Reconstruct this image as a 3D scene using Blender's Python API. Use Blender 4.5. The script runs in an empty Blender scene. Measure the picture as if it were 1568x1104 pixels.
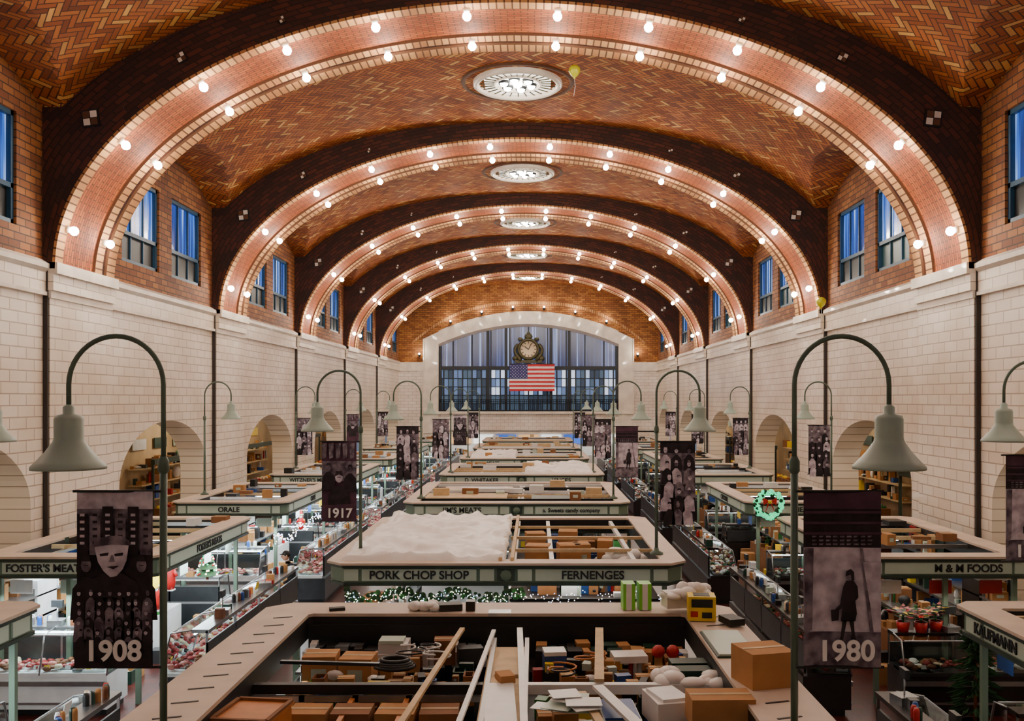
import bpy, math, random
from mathutils import Vector, Matrix, noise
random.seed(7)
R=random.random
def U(a,b): return a+(b-a)*R()
scene=bpy.context.scene
COL=scene.collection
EYE=5.4; SP=8.2; FAR=73.2
PS=[9.6+10.6*k for k in range(6)]   # rib starts
def s2l(c): return c/12.92 if c<=0.04045 else ((c+0.055)/1.055)**2.4
def C(r,g,b): return (s2l(r/255),s2l(g/255),s2l(b/255),1)
# ---------------------------------------------------------------- materials
def base(name):
    m=bpy.data.materials.new(name); m.use_nodes=True
    nt=m.node_tree; return m,nt,nt.nodes['Principled BSDF']
def pm(name,c,var=.2,scale=4,rough=.6,metal=0,bump=0,emit=0,c2=None,coat=0):
    m,nt,b=base(name); L=nt.links.new
    tc=nt.nodes.new('ShaderNodeTexCoord'); no=nt.nodes.new('ShaderNodeTexNoise')
    no.inputs['Scale'].default_value=scale; no.inputs['Detail'].default_value=4
    L(tc.outputs['Object'],no.inputs['Vector'])
    cr=nt.nodes.new('ShaderNodeValToRGB'); L(no.outputs['Fac'],cr.inputs[0])
    d=c2 if c2 else (c[0]*(1-var),c[1]*(1-var),c[2]*(1-var),1)
    cr.color_ramp.elements[0].position=.35; cr.color_ramp.elements[0].color=d
    cr.color_ramp.elements[1].position=.65; cr.color_ramp.elements[1].color=c
    L(cr.outputs[0],b.inputs['Base Color'])
    b.inputs['Roughness'].default_value=rough; b.inputs['Metallic'].default_value=metal
    if coat: b.inputs['Coat Weight'].default_value=coat
    if bump:
        bp=nt.nodes.new('ShaderNodeBump'); bp.inputs['Strength'].default_value=bump
        bp.inputs['Distance'].default_value=.02
        L(no.outputs['Fac'],bp.inputs['Height']); L(bp.outputs[0],b.inputs['Normal'])
    if emit:
        L(cr.outputs[0],b.inputs['Emission Color']); b.inputs['Emission Strength'].default_value=emit
        m.cycles.emission_sampling='NONE'
    return m
def mathn(nt,op,a,b=None):
    n=nt.nodes.new('ShaderNodeMath'); n.operation=op
    for i,x in enumerate((a,b)):
        if x is None: continue
        if isinstance(x,(int,float)): n.inputs[i].default_value=x
        else: nt.links.new(x,n.inputs[i])
    return n.outputs[0]
def mixc(nt,f,a,b,blend='MIX'):
    n=nt.nodes.new('ShaderNodeMix'); n.data_type='RGBA'; n.blend_type=blend
    for s,x in ((n.inputs[0],f),(n.inputs[6],a),(n.inputs[7],b)):
        if isinstance(x,(int,float,tuple)): s.default_value=x
        else: nt.links.new(x,s)
    return n.outputs[2]
def ramp(nt,fac,stops,const=False):
    cr=nt.nodes.new('ShaderNodeValToRGB'); nt.links.new(fac,cr.inputs[0])
    e=cr.color_ramp.elements
    while len(e)<len(stops): e.new(.5)
    for k,(p,c) in enumerate(stops): e[k].position=p; e[k].color=c
    if const: cr.color_ramp.interpolation='CONSTANT'
    return cr.outputs[0]
def herring(name,stops,mortar,W=.13,n=3):
    m,nt,b=base(name); L=nt.links.new
    uv=nt.nodes.new('ShaderNodeUVMap'); uv.uv_map='UVMap'
    mp=nt.nodes.new('ShaderNodeMapping'); L(uv.outputs[0],mp.inputs[0])
    mp.inputs['Scale'].default_value=(1/W,1/W,1); mp.inputs['Rotation'].default_value=(0,0,math.pi/4)
    sp=nt.nodes.new('ShaderNodeSeparateXYZ'); L(mp.outputs[0],sp.inputs[0])
    x,y=sp.outputs[0],sp.outputs[1]; M=lambda *a: mathn(nt,*a)
    i=M('FLOOR',x); j=M('FLOOR',y); fx=M('SUBTRACT',x,i); fy=M('SUBTRACT',y,j)
    md=M('FLOORED_MODULO',M('ADD',M('SUBTRACT',i,j),.001),2*n); md=M('FLOOR',md)
    h=M('LESS_THAN',md,n-.5); inv=M('SUBTRACT',1,h)
    off=M('SUBTRACT',2*n-1,md)
    aH=M('ADD',md,fx); aV=M('ADD',off,fy)
    along=M('ADD',M('MULTIPLY',h,aH),M('MULTIPLY',inv,aV))
    acr=M('ADD',M('MULTIPLY',h,fy),M('MULTIPLY',inv,fx))
    idx=M('SUBTRACT',i,M('MULTIPLY',h,md)); idy=M('SUBTRACT',j,M('MULTIPLY',inv,off))
    cb=nt.nodes.new('ShaderNodeCombineXYZ'); L(M('ADD',idx,.3),cb.inputs[0]); L(M('ADD',idy,.3),cb.inputs[1]); L(h,cb.inputs[2])
    wn=nt.nodes.new('ShaderNodeTexWhiteNoise'); wn.noise_dimensions='3D'; L(cb.outputs[0],wn.inputs['Vector'])
    ed=M('MINIMUM',M('MINIMUM',acr,M('SUBTRACT',1,acr)),M('MINIMUM',along,M('SUBTRACT',n,along)))
    mo=M('LESS_THAN',ed,.1)
    col=ramp(nt,wn.outputs['Value'],stops)
    no=nt.nodes.new('ShaderNodeTexNoise'); no.inputs['Scale'].default_value=.5; L(uv.outputs[0],no.inputs['Vector'])
    shade=ramp(nt,no.outputs['Fac'],[(.3,(.72,.72,.72,1)),(.7,(1.1,1.1,1.1,1))])
    col=mixc(nt,1.0,col,shade,'MULTIPLY')
    col=mixc(nt,mo,col,mortar)
    L(col,b.inputs['Base Color']); b.inputs['Roughness'].default_value=.75; b.inputs['Specular IOR Level'].default_value=.3
    return m
def brick(name,c1,c2,mortar,w=.25,h=.08,ms=.012,coords='uv',rough=.75,mott=None,bump=.2,coat=0):
    m,nt,b=base(name); L=nt.links.new
    if coords=='uv':
        uv=nt.nodes.new('ShaderNodeUVMap'); uv.uv_map='UVMap'; vec=uv.outputs[0]
    else:
        tc=nt.nodes.new('ShaderNodeTexCoord'); sp=nt.nodes.new('ShaderNodeSeparateXYZ'); L(tc.outputs['Object'],sp.inputs[0])
        cb=nt.nodes.new('ShaderNodeCombineXYZ'); ix={'x':0,'y':1,'z':2}
        L(sp.outputs[ix[coords[0]]],cb.inputs[0]); L(sp.outputs[ix[coords[1]]],cb.inputs[1]); vec=cb.outputs[0]
    bt=nt.nodes.new('ShaderNodeTexBrick'); L(vec,bt.inputs['Vector'])
    bt.inputs['Scale'].default_value=1; bt.inputs['Brick Width'].default_value=w; bt.inputs['Row Height'].default_value=h
    bt.inputs['Mortar Size'].default_value=ms; bt.inputs['Color1'].default_value=c1; bt.inputs['Color2'].default_value=c2
    bt.inputs['Mortar'].default_value=mortar; bt.inputs['Mortar Smooth'].default_value=.1
    no=nt.nodes.new('ShaderNodeTexNoise'); no.inputs['Scale'].default_value=.45; no.inputs['Detail'].default_value=5; L(vec,no.inputs['Vector'])
    mt=mott or (.7,.7,.7,1)
    shade=ramp(nt,no.outputs['Fac'],[(.35,mt),(.6,(1,1,1,1))])
    col=mixc(nt,1.0,bt.outputs['Color'],shade,'MULTIPLY')
    L(col,b.inputs['Base Color']); b.inputs['Roughness'].default_value=rough
    if coat: b.inputs['Coat Weight'].default_value=coat; b.inputs['Coat Roughness'].default_value=.15
    if bump:
        bp=nt.nodes.new('ShaderNodeBump'); bp.inputs['Strength'].default_value=bump; bp.inputs['Distance'].default_value=.01; bp.invert=True
        L(bt.outputs['Fac'],bp.inputs['Height']); L(bp.outputs[0],b.inputs['Normal'])
    return m
def glassy(name,tint=(.85,.95,.95,1),mix=.12):
    m=bpy.data.materials.new(name); m.use_nodes=True; nt=m.node_tree; nt.nodes.clear(); L=nt.links.new
    o=nt.nodes.new('ShaderNodeOutputMaterial'); t=nt.nodes.new('ShaderNodeBsdfTransparent'); g=nt.nodes.new('ShaderNodeBsdfGlossy')
    t.inputs[0].default_value=tint; g.inputs['Roughness'].default_value=.05
    mx=nt.nodes.new('ShaderNodeMixShader'); fr=nt.nodes.new('ShaderNodeFresnel'); fr.inputs[0].default_value=1.35
    f=mathn(nt,'ADD',fr.outputs[0],mix*.4)
    L(f,mx.inputs[0]); L(t.outputs[0],mx.inputs[1]); L(g.outputs[0],mx.inputs[2]); L(mx.outputs[0],o.inputs[0])
    return m
def streak(name,axis,stops,scale,strength,vscale=.25):
    m,nt,b=base(name); L=nt.links.new
    tc=nt.nodes.new('ShaderNodeTexCoord'); mp=nt.nodes.new('ShaderNodeMapping'); L(tc.outputs['Object'],mp.inputs[0])
    sc=[0,0,0]; sc[axis]=scale; sc[2]=vscale; mp.inputs['Scale'].default_value=sc
    no=nt.nodes.new('ShaderNodeTexNoise'); no.inputs['Scale'].default_value=1; no.inputs['Detail'].default_value=2; L(mp.outputs[0],no.inputs['Vector'])
    col=ramp(nt,no.outputs['Fac'],stops)
    L(col,b.inputs['Emission Color']); b.inputs['Emission Strength'].default_value=strength
    b.inputs['Base Color'].default_value=(.03,.05,.12,1); b.inputs['Roughness'].default_value=.15
    m.cycles.emission_sampling='NONE'
    return m
def emis(name,c,s):
    m,nt,b=base(name); b.inputs['Base Color'].default_value=c
    b.inputs['Emission Color'].default_value=c; b.inputs['Emission Strength'].default_value=s
    m.cycles.emission_sampling='NONE'; return m

M_vault=herring('herringbone_tile',[(0,C(120,56,18)),(.3,C(162,86,30)),(.55,C(184,106,40)),(.8,C(146,70,24)),(1,C(222,164,84))],C(76,42,20))
M_soff=brick('orange_brick',C(186,94,34),C(152,66,22),C(92,54,28),w=.3,h=.1,ms=.012)
M_ring=brick('dark_brick',C(88,38,20),C(50,22,14),C(30,16,12),w=.36,h=.13,ms=.014)
M_stone=brick('tan_voussoir',C(212,158,98),C(184,122,68),C(96,58,32),w=.17,h=.45,ms=.018)
M_wbrick=brick('window_wall_brick',C(170,106,48),C(120,64,28),C(70,42,26),w=.42,h=.16,ms=.015,coords='yz')
M_fbrick=brick('far_wall_brick',C(190,124,54),C(134,76,30),C(90,56,30),w=.4,h=.15,ms=.015,coords='xz')
M_tile=brick('glazed_white_tile',C(250,240,226),C(240,226,208),C(184,164,144),w=.62,h=.24,ms=.013,coords='yz',rough=.28,mott=(.8,.76,.7,1),bump=.3,coat=.3)
M_tilex=brick('glazed_white_tile_far',C(246,238,230),C(236,224,214),C(188,170,156),w=.62,h=.24,ms=.013,coords='xz',rough=.28,mott=(.84,.8,.76,1),coat=.3)
M_corn=pm('cornice_terracotta',C(242,230,214),.2,2,.35,coat=.3)
M_aisle=pm('aisle_plaster',C(214,186,142),.3,1,.7)
M_floor=brick('quarry_tile_floor',C(86,32,24),C(66,24,20),C(38,20,16),w=.3,h=.3,ms=.01,coords='xy',rough=.28,bump=.1)
M_black=pm('black_paint',C(12,12,14),.3,6,.5)
M_dark=pm('dark_strip',C(56,48,44),.2,6,.7)
M_teal=pm('teal_frame_paint',C(28,72,102),.25,3,.5)
M_tealp=pm('teal_panel',C(20,78,84),.5,1.5,.4)
M_green=pm('grey_green_paint',C(106,128,110),.1,3,.45)
M_gdark=pm('dark_green_paint',C(44,60,50),.15,3,.45)
M_panel=pm('sign_panel_paint',C(186,204,190),.06,3,.4)
M_plank=pm('canopy_plank',C(212,194,176),.18,1.6,.5)
M_lamp=pm('lamp_grey_green',C(160,180,168),.08,5,.4)
M_pole=pm('pole_grey_green',C(88,108,94),.15,5,.4,metal=.2)
M_white=pm('white_laminate',C(236,238,238),.1,4,.35)
M_steel=pm('stainless_steel',C(170,174,178),.15,6,.28,metal=.85)
M_steeld=pm('case_dark_steel',C(66,70,74),.25,4,.3,metal=.5)
M_darkcase=pm('dark_case_enamel',C(32,26,26),.3,3,.3)
M_card=pm('cardboard',C(184,132,76),.16,4,.8)
M_card2=pm('cardboard_dark',C(138,90,50),.18,4,.8)
M_wood=pm('pale_wood',C(214,186,140),.2,6,.6)
M_owood=pm('orange_wood',C(200,122,50),.2,5,.5)
M_red=pm('red_plastic',C(186,22,20),.15,5,.4)
M_yel=pm('yellow_print',C(238,206,20),.1,5,.4)
M_grn=pm('green_plastic',C(40,120,50),.2,5,.4)
M_lgrn=pm('lime_carton',C(130,220,70),.1,5,.4)
M_blue=pm('blue_plastic',C(30,76,150),.2,5,.4)
M_dgreen=pm('dark_green_bin',C(16,56,42),.2,5,.4)
M_leaf=pm('foliage_green',C(30,80,34),.5,12,.7)
M_tarp=pm('plastic_tarp',C(242,238,234),.08,3,.3,bump=.4)
M_meat=pm('meat_red',C(166,44,42),.35,14,.4)
M_pink=pm('meat_pink',C(222,136,124),.25,14,.4)
M_fat=pm('cream_food',C(238,216,180),.15,10,.5)
M_brn=pm('brown_food',C(124,70,36),.3,10,.6)
M_brass=pm('aged_bronze',C(84,80,54),.4,8,.45,metal=.4)
M_bulb=emis('lamp_bulb',(1,.93,.82,1),40)
M_tube=emis('fluorescent_tube',(.85,.97,1,1),12)
M_disc=emis('skylight_diffuser',(1,.93,.84,1),2.2)
M_glass=glassy('case_glass')
M_sky=streak('side_window_glazing',1,[(.3,C(8,26,80)),(.46,C(20,66,160)),(.58,C(60,120,215)),(.72,C(215,232,255))],5,1.25)
M_skyf=streak('far_window_upper_glazing',0,[(.35,C(12,20,56)),(.5,C(26,44,100)),(.58,C(56,82,156)),(.68,C(170,188,232))],6,.75,.05)
PANES=[emis('far_pane_%d'%i,C(*c),s) for i,(c,s) in enumerate([((40,58,78),.7),((64,86,108),.75),((84,108,150),.9),((160,184,222),1.1),((200,216,240),1.2),((110,140,190),1.0)])]
M_bpurp=pm('banner_print_dark',C(44,34,44),.75,9,.75,c2=C(14,8,16))
M_bmid=pm('banner_print_mid',C(140,130,142),.6,9,.75,c2=C(66,54,68))
M_blight=pm('banner_print_light',C(222,214,226),.3,8,.75,c2=C(164,152,170))
M_bplum=pm('banner_print_plum',C(84,50,72),.4,5,.75)
M_txtw=pm('white_lettering',C(250,250,250),.03,4,.5)
M_txtd=pm('dark_lettering',C(24,26,30),.1,4,.5)
M_skin=pm('skin',C(206,150,120),.1,8,.5)
M_cloth=pm('black_cloth',C(20,20,24),.3,10,.85)
M_jean=pm('dark_trousers',C(28,32,46),.3,10,.85)
M_ylb=pm('yellow_balloon_latex',C(210,208,30),.08,3,.25)

# ---------------------------------------------------------------- mesh builder
class MB:
    def __init__(s): s.v=[];s.f=[];s.m=[];s.u=[];s.sm=[];s.mats=[]
    def mi(s,mat):
        if mat not in s.mats: s.mats.append(mat)
        return s.mats.index(mat)
    def face(s,pts,mat,uv=None,sm=False):
        n=len(s.v); s.v+= [tuple(p) for p in pts]; s.f.append(tuple(range(n,n+len(pts))))
        s.m.append(s.mi(mat)); s.u.append(uv or [(0,0)]*len(pts)); s.sm.append(sm)
    def faces(s,verts,fs,mat,sm=False):
        n=len(s.v); s.v+=[tuple(p) for p in verts]; k=s.mi(mat)
        for f in fs: s.f.append(tuple(n+i for i in f)); s.m.append(k); s.u.append([(0,0)]*len(f)); s.sm.append(sm)
    def box(s,x0,x1,y0,y1,z0,z1,mat,T=None):
        vs=[Vector((x,y,z)) for z in (z0,z1) for y in (y0,y1) for x in (x0,x1)]
        if T: vs=[T@v for v in vs]
        s.faces(vs,[(0,2,3,1),(4,5,7,6),(0,1,5,4),(2,6,7,3),(0,4,6,2),(1,3,7,5)],mat)
    def bc(s,c,d,mat,rz=0,rx=0,ry=0):
        T=Matrix.Translation(c)@Matrix.Rotation(rz,4,'Z')@Matrix.Rotation(rx,4,'X')@Matrix.Rotation(ry,4,'Y')
        s.box(-d[0]/2,d[0]/2,-d[1]/2,d[1]/2,-d[2]/2,d[2]/2,mat,T)
    def tube(s,pts,r,mat,n=8,caps=True,sm=True):
        pts=[Vector(p) for p in pts]; rs=r if isinstance(r,(list,tuple)) else [r]*len(pts)
        vs=[]; prev=None
        for i,p in enumerate(pts):
            d=(pts[min(i+1,len(pts)-1)]-pts[max(i-1,0)]).normalized()
            if prev is None:
                a=Vector((0,0,1)) if abs(d.z)<.9 else Vector((1,0,0)); e1=d.cross(a).normalized()
            else: e1=(prev-d*prev.dot(d)).normalized()
            prev=e1; e2=d.cross(e1)
            for k in range(n):
                t=2*math.pi*k/n; vs.append(p+(e1*math.cos(t)+e2*math.sin(t))*rs[i])
        fs=[]
        for i in range(len(pts)-1):
            for k in range(n):
                a=i*n+k; b=i*n+(k+1)%n; fs.append((a,b,b+n,a+n))
        s.faces(vs,fs,mat,sm)
        if caps:
            m=len(s.v)-len(vs)
            for off,rev in ((0,True),((len(pts)-1)*n,False)):
                idx=[m+off+k for k in range(n)]
                if rev: idx.reverse()
                s.f.append(tuple(idx)); s.m.append(s.mi(mat)); s.u.append([(0,0)]*n); s.sm.append(False)
    def lathe(s,prof,c,mat,n=20,sm=True,M=None):
        vs=[]
        for r,z in prof:
            for k in range(n):
                t=2*math.pi*k/n; v=Vector((r*math.cos(t),r*math.sin(t),z))
                if M: v=M@v
                vs.append(Vector(c)+v)
        fs=[]
        for i in range(len(prof)-1):
            for k in range(n):
                a=i*n+k; b=i*n+(k+1)%n; fs.append((a,b,b+n,a+n))
        s.faces(vs,fs,mat,sm)
    def ball(s,c,r,mat,n=8,m=5,rz=0):
        if not isinstance(r,(tuple,list)): r=(r,r,r)
        vs=[];cs,sn=math.cos(rz),math.sin(rz)
        for i in range(m+1):
            p=math.pi*i/m
            for k in range(n):
                t=2*math.pi*k/n; x=r[0]*math.sin(p)*math.cos(t); y=r[1]*math.sin(p)*math.sin(t)
                vs.append((c[0]+x*cs-y*sn,c[1]+x*sn+y*cs,c[2]-r[2]*math.cos(p)))
        fs=[(i*n+k,i*n+(k+1)%n,(i+1)*n+(k+1)%n,(i+1)*n+k) for i in range(m) for k in range(n)]
        s.faces(vs,fs,mat,True)
    def ringp(s,o,i,z0,z1,mat):
        n=len(o)
        for k in range(n):
            a,b=o[k],o[(k+1)%n]; c,d=i[k],i[(k+1)%n]
            P=lambda q,z:(q[0],q[1],z)
            s.face([P(a,z0),P(b,z0),P(b,z1),P(a,z1)],mat); s.face([P(d,z0),P(c,z0),P(c,z1),P(d,z1)],mat)
            s.face([P(a,z1),P(b,z1),P(d,z1),P(c,z1)],mat); s.face([P(b,z0),P(a,z0),P(c,z0),P(d,z0)],mat)
    def obj(s,name,parent=None):
        me=bpy.data.meshes.new(name); me.from_pydata(s.v,[],s.f)
        for m in s.mats: me.materials.append(m)
        me.polygons.foreach_set('material_index',s.m); me.polygons.foreach_set('use_smooth',s.sm)
        uvl=me.uv_layers.new(name='UVMap'); flat=[]
        for u in s.u:
            for a in u: flat+= [a[0],a[1]]
        uvl.data.foreach_set('uv',flat); me.update()
        o=bpy.data.objects.new(name,me); COL.objects.link(o)
        if parent: o.parent=parent
        return o
def empty(name,loc=(0,0,0)):
    e=bpy.data.objects.new(name,None); e.location=loc; e.empty_display_size=.2; COL.objects.link(e); return e
def text(body,loc,size,mat,parent=None,rz=0,name='lettering',bold=True,rx=math.pi/2):
    cu=bpy.data.curves.new(name,'FONT'); cu.body=body; cu.size=size; cu.extrude=.006; cu.align_x='CENTER'; cu.align_y='CENTER'
    if bold: cu.offset=size*.022
    cu.materials.append(mat); o=bpy.data.objects.new(name,cu); o.location=loc; o.rotation_euler=(rx,0,rz); COL.objects.link(o)
    if parent: o.parent=parent
    return o
def light(kind,name,loc,energy,color=(1,1,1),parent=None,size=.1,sy=None,rot=None):
    l=bpy.data.lights.new(name,kind); l.energy=energy; l.color=color
    if kind=='AREA':
        l.size=size
        if sy: l.shape='RECTANGLE'; l.size_y=sy
    else: l.shadow_soft_size=size
    o=bpy.data.objects.new(name,l); o.location=loc
    if rot: o.rotation_euler=rot
    COL.objects.link(o)
    if parent: o.parent=parent
    return o

# ---------------------------------------------------------------- shell
XW=10.0; VB=6.22; RB=5.68
def mainz(x):
    a=min(abs(x)/10.9,1); return SP+VB*(1-a**2.3)**(1/2.3)
def latz(y,yc): return SP+3.4+.85*max(0,1-((y-yc)/3.9)**2)
bays=[(p+3.0,p+10.6) for p in [PS[0]-10.6]+PS]
mb=MB(); N=120
xs=[10.12*math.sin(-math.pi/2+math.pi*i/N) for i in range(N+1)]
for (a,b) in bays:
    yc=(a+b)/2; ny=34; rows=[]
    for j in range(ny+1):
        y=a-.12+(b-a+.14)*j/ny; pts=[]
        for x in xs: pts.append((x,y,max(mainz(x),latz(y,yc))))
        u=[0]*(N+1)
        for i in range(N//2+1,N+1): u[i]=u[i-1]+math.dist(pts[i],pts[i-1])
        for i in range(N//2-1,-1,-1): u[i]=u[i+1]-math.dist(pts[i],pts[i+1])
        rows.append((pts,u,y))
    for j in range(ny):
        for i in range(N):
            p0,u0,y0=rows[j]; p1,u1,y1=rows[j+1]
            mb.face([p0[i],p1[i],p1[i+1],p0[i+1]],M_vault,[(u0[i],y0),(u1[i],y1),(u1[i+1],y1),(u0[i+1],y0)])
mb.obj('ceiling')
mb=MB(); mb.box(-15,15,-2,77,-.2,0,M_floor); mb.obj('floor')
BCOL=(1,.88,.73)
def rib(p,ER):
    e=empty('ceiling_arch',(0,0,0)); mb=MB(); n=96; A,B=9.75,RB
    def so(t): return (A*math.cos(t),SP+B*math.sin(t))
    def ou(t,k=1.0):
        c,s=math.cos(t),math.sin(t); f=2/2.3
        x=math.copysign(abs(c)**f*11.3,c); z=SP+6.8*abs(s)**f
        return (max(-10.08,min(10.08,x)),z)
    def mid(t,d):
        a=so(t); nx,nz=math.cos(t)/A,math.sin(t)/B; l=math.hypot(nx,nz); return (a[0]+nx/l*d,a[1]+nz/l*d)
    bands=[(0,.34,M_stone),(.34,1.84,M_soff),(1.84,2.2,M_stone),(2.2,2.42,M_ring),(2.42,2.86,M_stone)]
    al=0
    for i in range(n):
        t0=math.pi*i/n; t1=math.pi*(i+1)/n; a,b=so(t0),so(t1); L=math.dist(a,b)
        for y0,y1,m in bands:
            rec=.06 if m in(M_soff,M_ring) else 0
            a2,b2=mid(t0,rec),mid(t1,rec)
            if m is M_stone: uv=[(al,0.01),(al,.44),(al+L,.44),(al+L,0.01)]
            else: uv=[(al,y0),(al,y1),(al+L,y1),(al+L,y0)]
            mb.face([(a2[0],p+y0,a2[1]),(a2[0],p+y1,a2[1]),(b2[0],p+y1,b2[1]),(b2[0],p+y0,b2[1])],m,uv)
            if rec:
                for y in(y0,y1): mb.face([(a[0],p+y,a[1]),(b[0],p+y,b[1]),(b2[0],p+y,b2[1]),(a2[0],p+y,a2[1])],M_stone)
        for y in (p,p+2.86):
            c,d=mid(t0,.06),mid(t1,.06)
            mb.face([(a[0],y,a[1]),(b[0],y,b[1]),(d[0],y,d[1]),(c[0],y,c[1])],M_stone,[(al,0.01),(al+L,.01),(al+L,.2),(al,.2)])
            o0,o1=ou(t0),ou(t1); th0,th1=math.dist(c,o0),math.dist(d,o1)
            mb.face([(c[0],y,c[1]),(d[0],y,d[1]),(o1[0],y,o1[1]),(o0[0],y,o0[1])],M_ring,[(al,0),(al+L,0),(al+L,th1),(al,th0)])
        al+=L
    for sx in(-1,1):
        for x,z,s in((8.98,3.2,.34),(7.05,4.5,.2),(4.9,5.3,.13)):
            T=Matrix.Translation((sx*x,p-.02,SP+z))@Matrix.Rotation(sx*(.12 if x>8 else .5),4,'Y')
            mb.box(-s*.55,s*.55,-.01,.02,-s*.55,s*.55,M_black,T)
            for q in((-1,-1),(1,1),(-1,1),(1,-1)):
                mb.box(q[0]*s*.23-s*.2,q[0]*s*.23+s*.2,-.03,.0,q[1]*s*.23-s*.2,q[1]*s*.23+s*.2,M_corn if q[0]==q[1] else M_stone,T)
        for x in (8.2,6.0,3.4,2.0):
            z=SP+RB*math.sqrt(1-(x/9.75)**2)+ .36
            mb.lathe([(.001,-.03),(.07,-.03),(.09,0)],(sx*x,p-.01,z),M_stone,10,M=Matrix.Rotation(math.pi/2,4,'X'))
    mb.obj('arch_ring',e)
    mb=MB()
    for dy in(.28,2.02):
        for x in(.99,2.98,4.92,6.75,8.47,9.63):
            for sx in(-1,1):
                X=sx*x; z=SP+B*math.sqrt(1-(x/A)**2); nx,nz=X/A**2,(z-SP)/B**2; l=math.hypot(nx,nz); nx/=l;nz/=l
                mb.tube([(X,p+dy,z),(X-nx*.08,p+dy,z-nz*.08)],[.09,.06],M_corn,10)
                mb.ball((X-nx*.16,p+dy,z-nz*.16),.1,M_bulb,10,6)
                light('POINT','bulb_light',(X-nx*.34,p+dy,z-nz*.34),ER,BCOL,e,.1)
    mb.obj('lamp_bulbs',e)
for i_,p in enumerate(PS): rib(p,32 if i_==0 else 62)
def ztop(y):
    for (a,b) in bays:
        if a-.01<=y<=b+.01: return latz(y,(a+b)/2)+.05
    return SP+4.2
wn=0
for sx,nm in((-1,'wall_left'),(1,'wall_right')):
    mb=MB()
    Y0,Y1=-1.5,FAR
    openings=[(p+3.7,p+10.1) for p in PS if p+10<FAR]
    def zar(y,o):
        c=(o[0]+o[1])/2; w=(o[1]-o[0])/2; return 3.2+1.6*math.sqrt(max(0,1-((y-c)/w)**2))
    cuts=[Y0]
    for o in openings:
        k=28
        cuts+= [o[0]+(o[1]-o[0])*(.5-.5*math.cos(math.pi*i/k)) for i in range(k+1)]
    cuts.append(Y1)
    for X in(XW*sx,(XW+.85)*sx):
        for a,b in zip(cuts[:-1],cuts[1:]):
            o=[q for q in openings if a>=q[0]-1e-4 and b<=q[1]+1e-4]
            za,zb=(zar(a,o[0]),zar(b,o[0])) if o else (0,0)
            if o or b-a>.01: mb.face([(X,a,za),(X,b,zb),(X,b,8.3),(X,a,8.3)],M_tile)
    for o in openings:
        for a,b in zip(cuts[:-1],cuts[1:]):
            if a>=o[0]-1e-4 and b<=o[1]+1e-4:
                za,zb=zar(a,o),zar(b,o); X0,X1=XW*sx,(XW+.85)*sx
                mb.face([(X0,a,za),(X0,b,zb),(X1,b,zb),(X1,a,za)],M_tile)
        for y in o: mb.face([(XW*sx,y,0),((XW+.85)*sx,y,0),((XW+.85)*sx,y,3.2),(XW*sx,y,3.2)],M_tile)
    wins=[]
    for (a,b) in bays:
        for w0,w1 in((a+.9,a+3.3),(a+4.2,a+6.6)):
            if w1<FAR: wins.append((w0,w1))
    allc=sorted(set([round(q,3) for w in wins for q in w]+[round(Y0+.5*i,3) for i in range(int((Y1-Y0)/.5)+1)]+[Y1]))
    X=XW*sx+.02*sx
    ZS,ZH=8.95,11.25
    for a,b in zip(allc[:-1],allc[1:]):
        inw=[w for w in wins if a>=w[0]-1e-3 and b<=w[1]+1e-3]
        ta,tb=ztop(a),ztop(b)
        if inw:
            mb.face([(X,a,8.3),(X,b,8.3),(X,b,ZS),(X,a,ZS)],M_wbrick)
            mb.face([(X,a,ZH),(X,b,ZH),(X,b,tb),(X,a,ta)],M_wbrick)
        else: mb.face([(X,a,8.3),(X,b,8.3),(X,b,tb),(X,a,ta)],M_wbrick)
    for w in wins:
        X1=X+.4*sx
        for y in w: mb.face([(X,y,ZS),(X1,y,ZS),(X1,y,ZH),(X,y,ZH)],M_wbrick)
        for z in(ZS,ZH): mb.face([(X,w[0],z),(X1,w[0],z),(X1,w[1],z),(X,w[1],z)],M_corn if z==ZS else M_wbrick)
    mb.obj(nm)
    mb=MB()
    def bx(x0,x1,*r): mb.box(min(sx*x0,sx*x1),max(sx*x0,sx*x1),*r)
    bx(9.9,10.0,Y0,Y1,7.62,7.7,M_corn); bx(9.86,10.02,Y0,Y1,8.2,8.3,M_corn)
    bx(9.93,9.99,Y0,Y1,7.7,8.12,M_tile)
    for q0,q1 in (((9.93,8.12),(9.86,8.2)),): mb.face([(sx*q0[0],Y0,q0[1]),(sx*q0[0],Y1,q0[1]),(sx*q1[0],Y1,q1[1]),(sx*q1[0],Y0,q1[1])],M_corn)
    mb.face([(sx*9.86,Y0,8.3),(sx*9.86,Y1,8.3),(sx*10.02,Y1,8.4),(sx*10.02,Y0,8.4)],M_corn)
    for p in PS:
        bx(9.88,10.0,p+.05,p+2.95,0,7.6,M_tile)
        bx(9.84,10.0,p+.02,p+2.98,7.58,7.74,M_corn); bx(9.7,10.0,p,p+3,8.1,8.34,M_corn); bx(9.78,10,p,p+3,7.74,8.1,M_tile)
        bx(9.9,9.995,p-.02,p+.04,0,8.3,M_dark)  # thin dark vertical strip down the near edge of each pilaster
        bx(9.84,10,p,p+3,0,.5,M_corn)
    mb.obj('trim_left' if sx<0 else 'trim_right')
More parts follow.
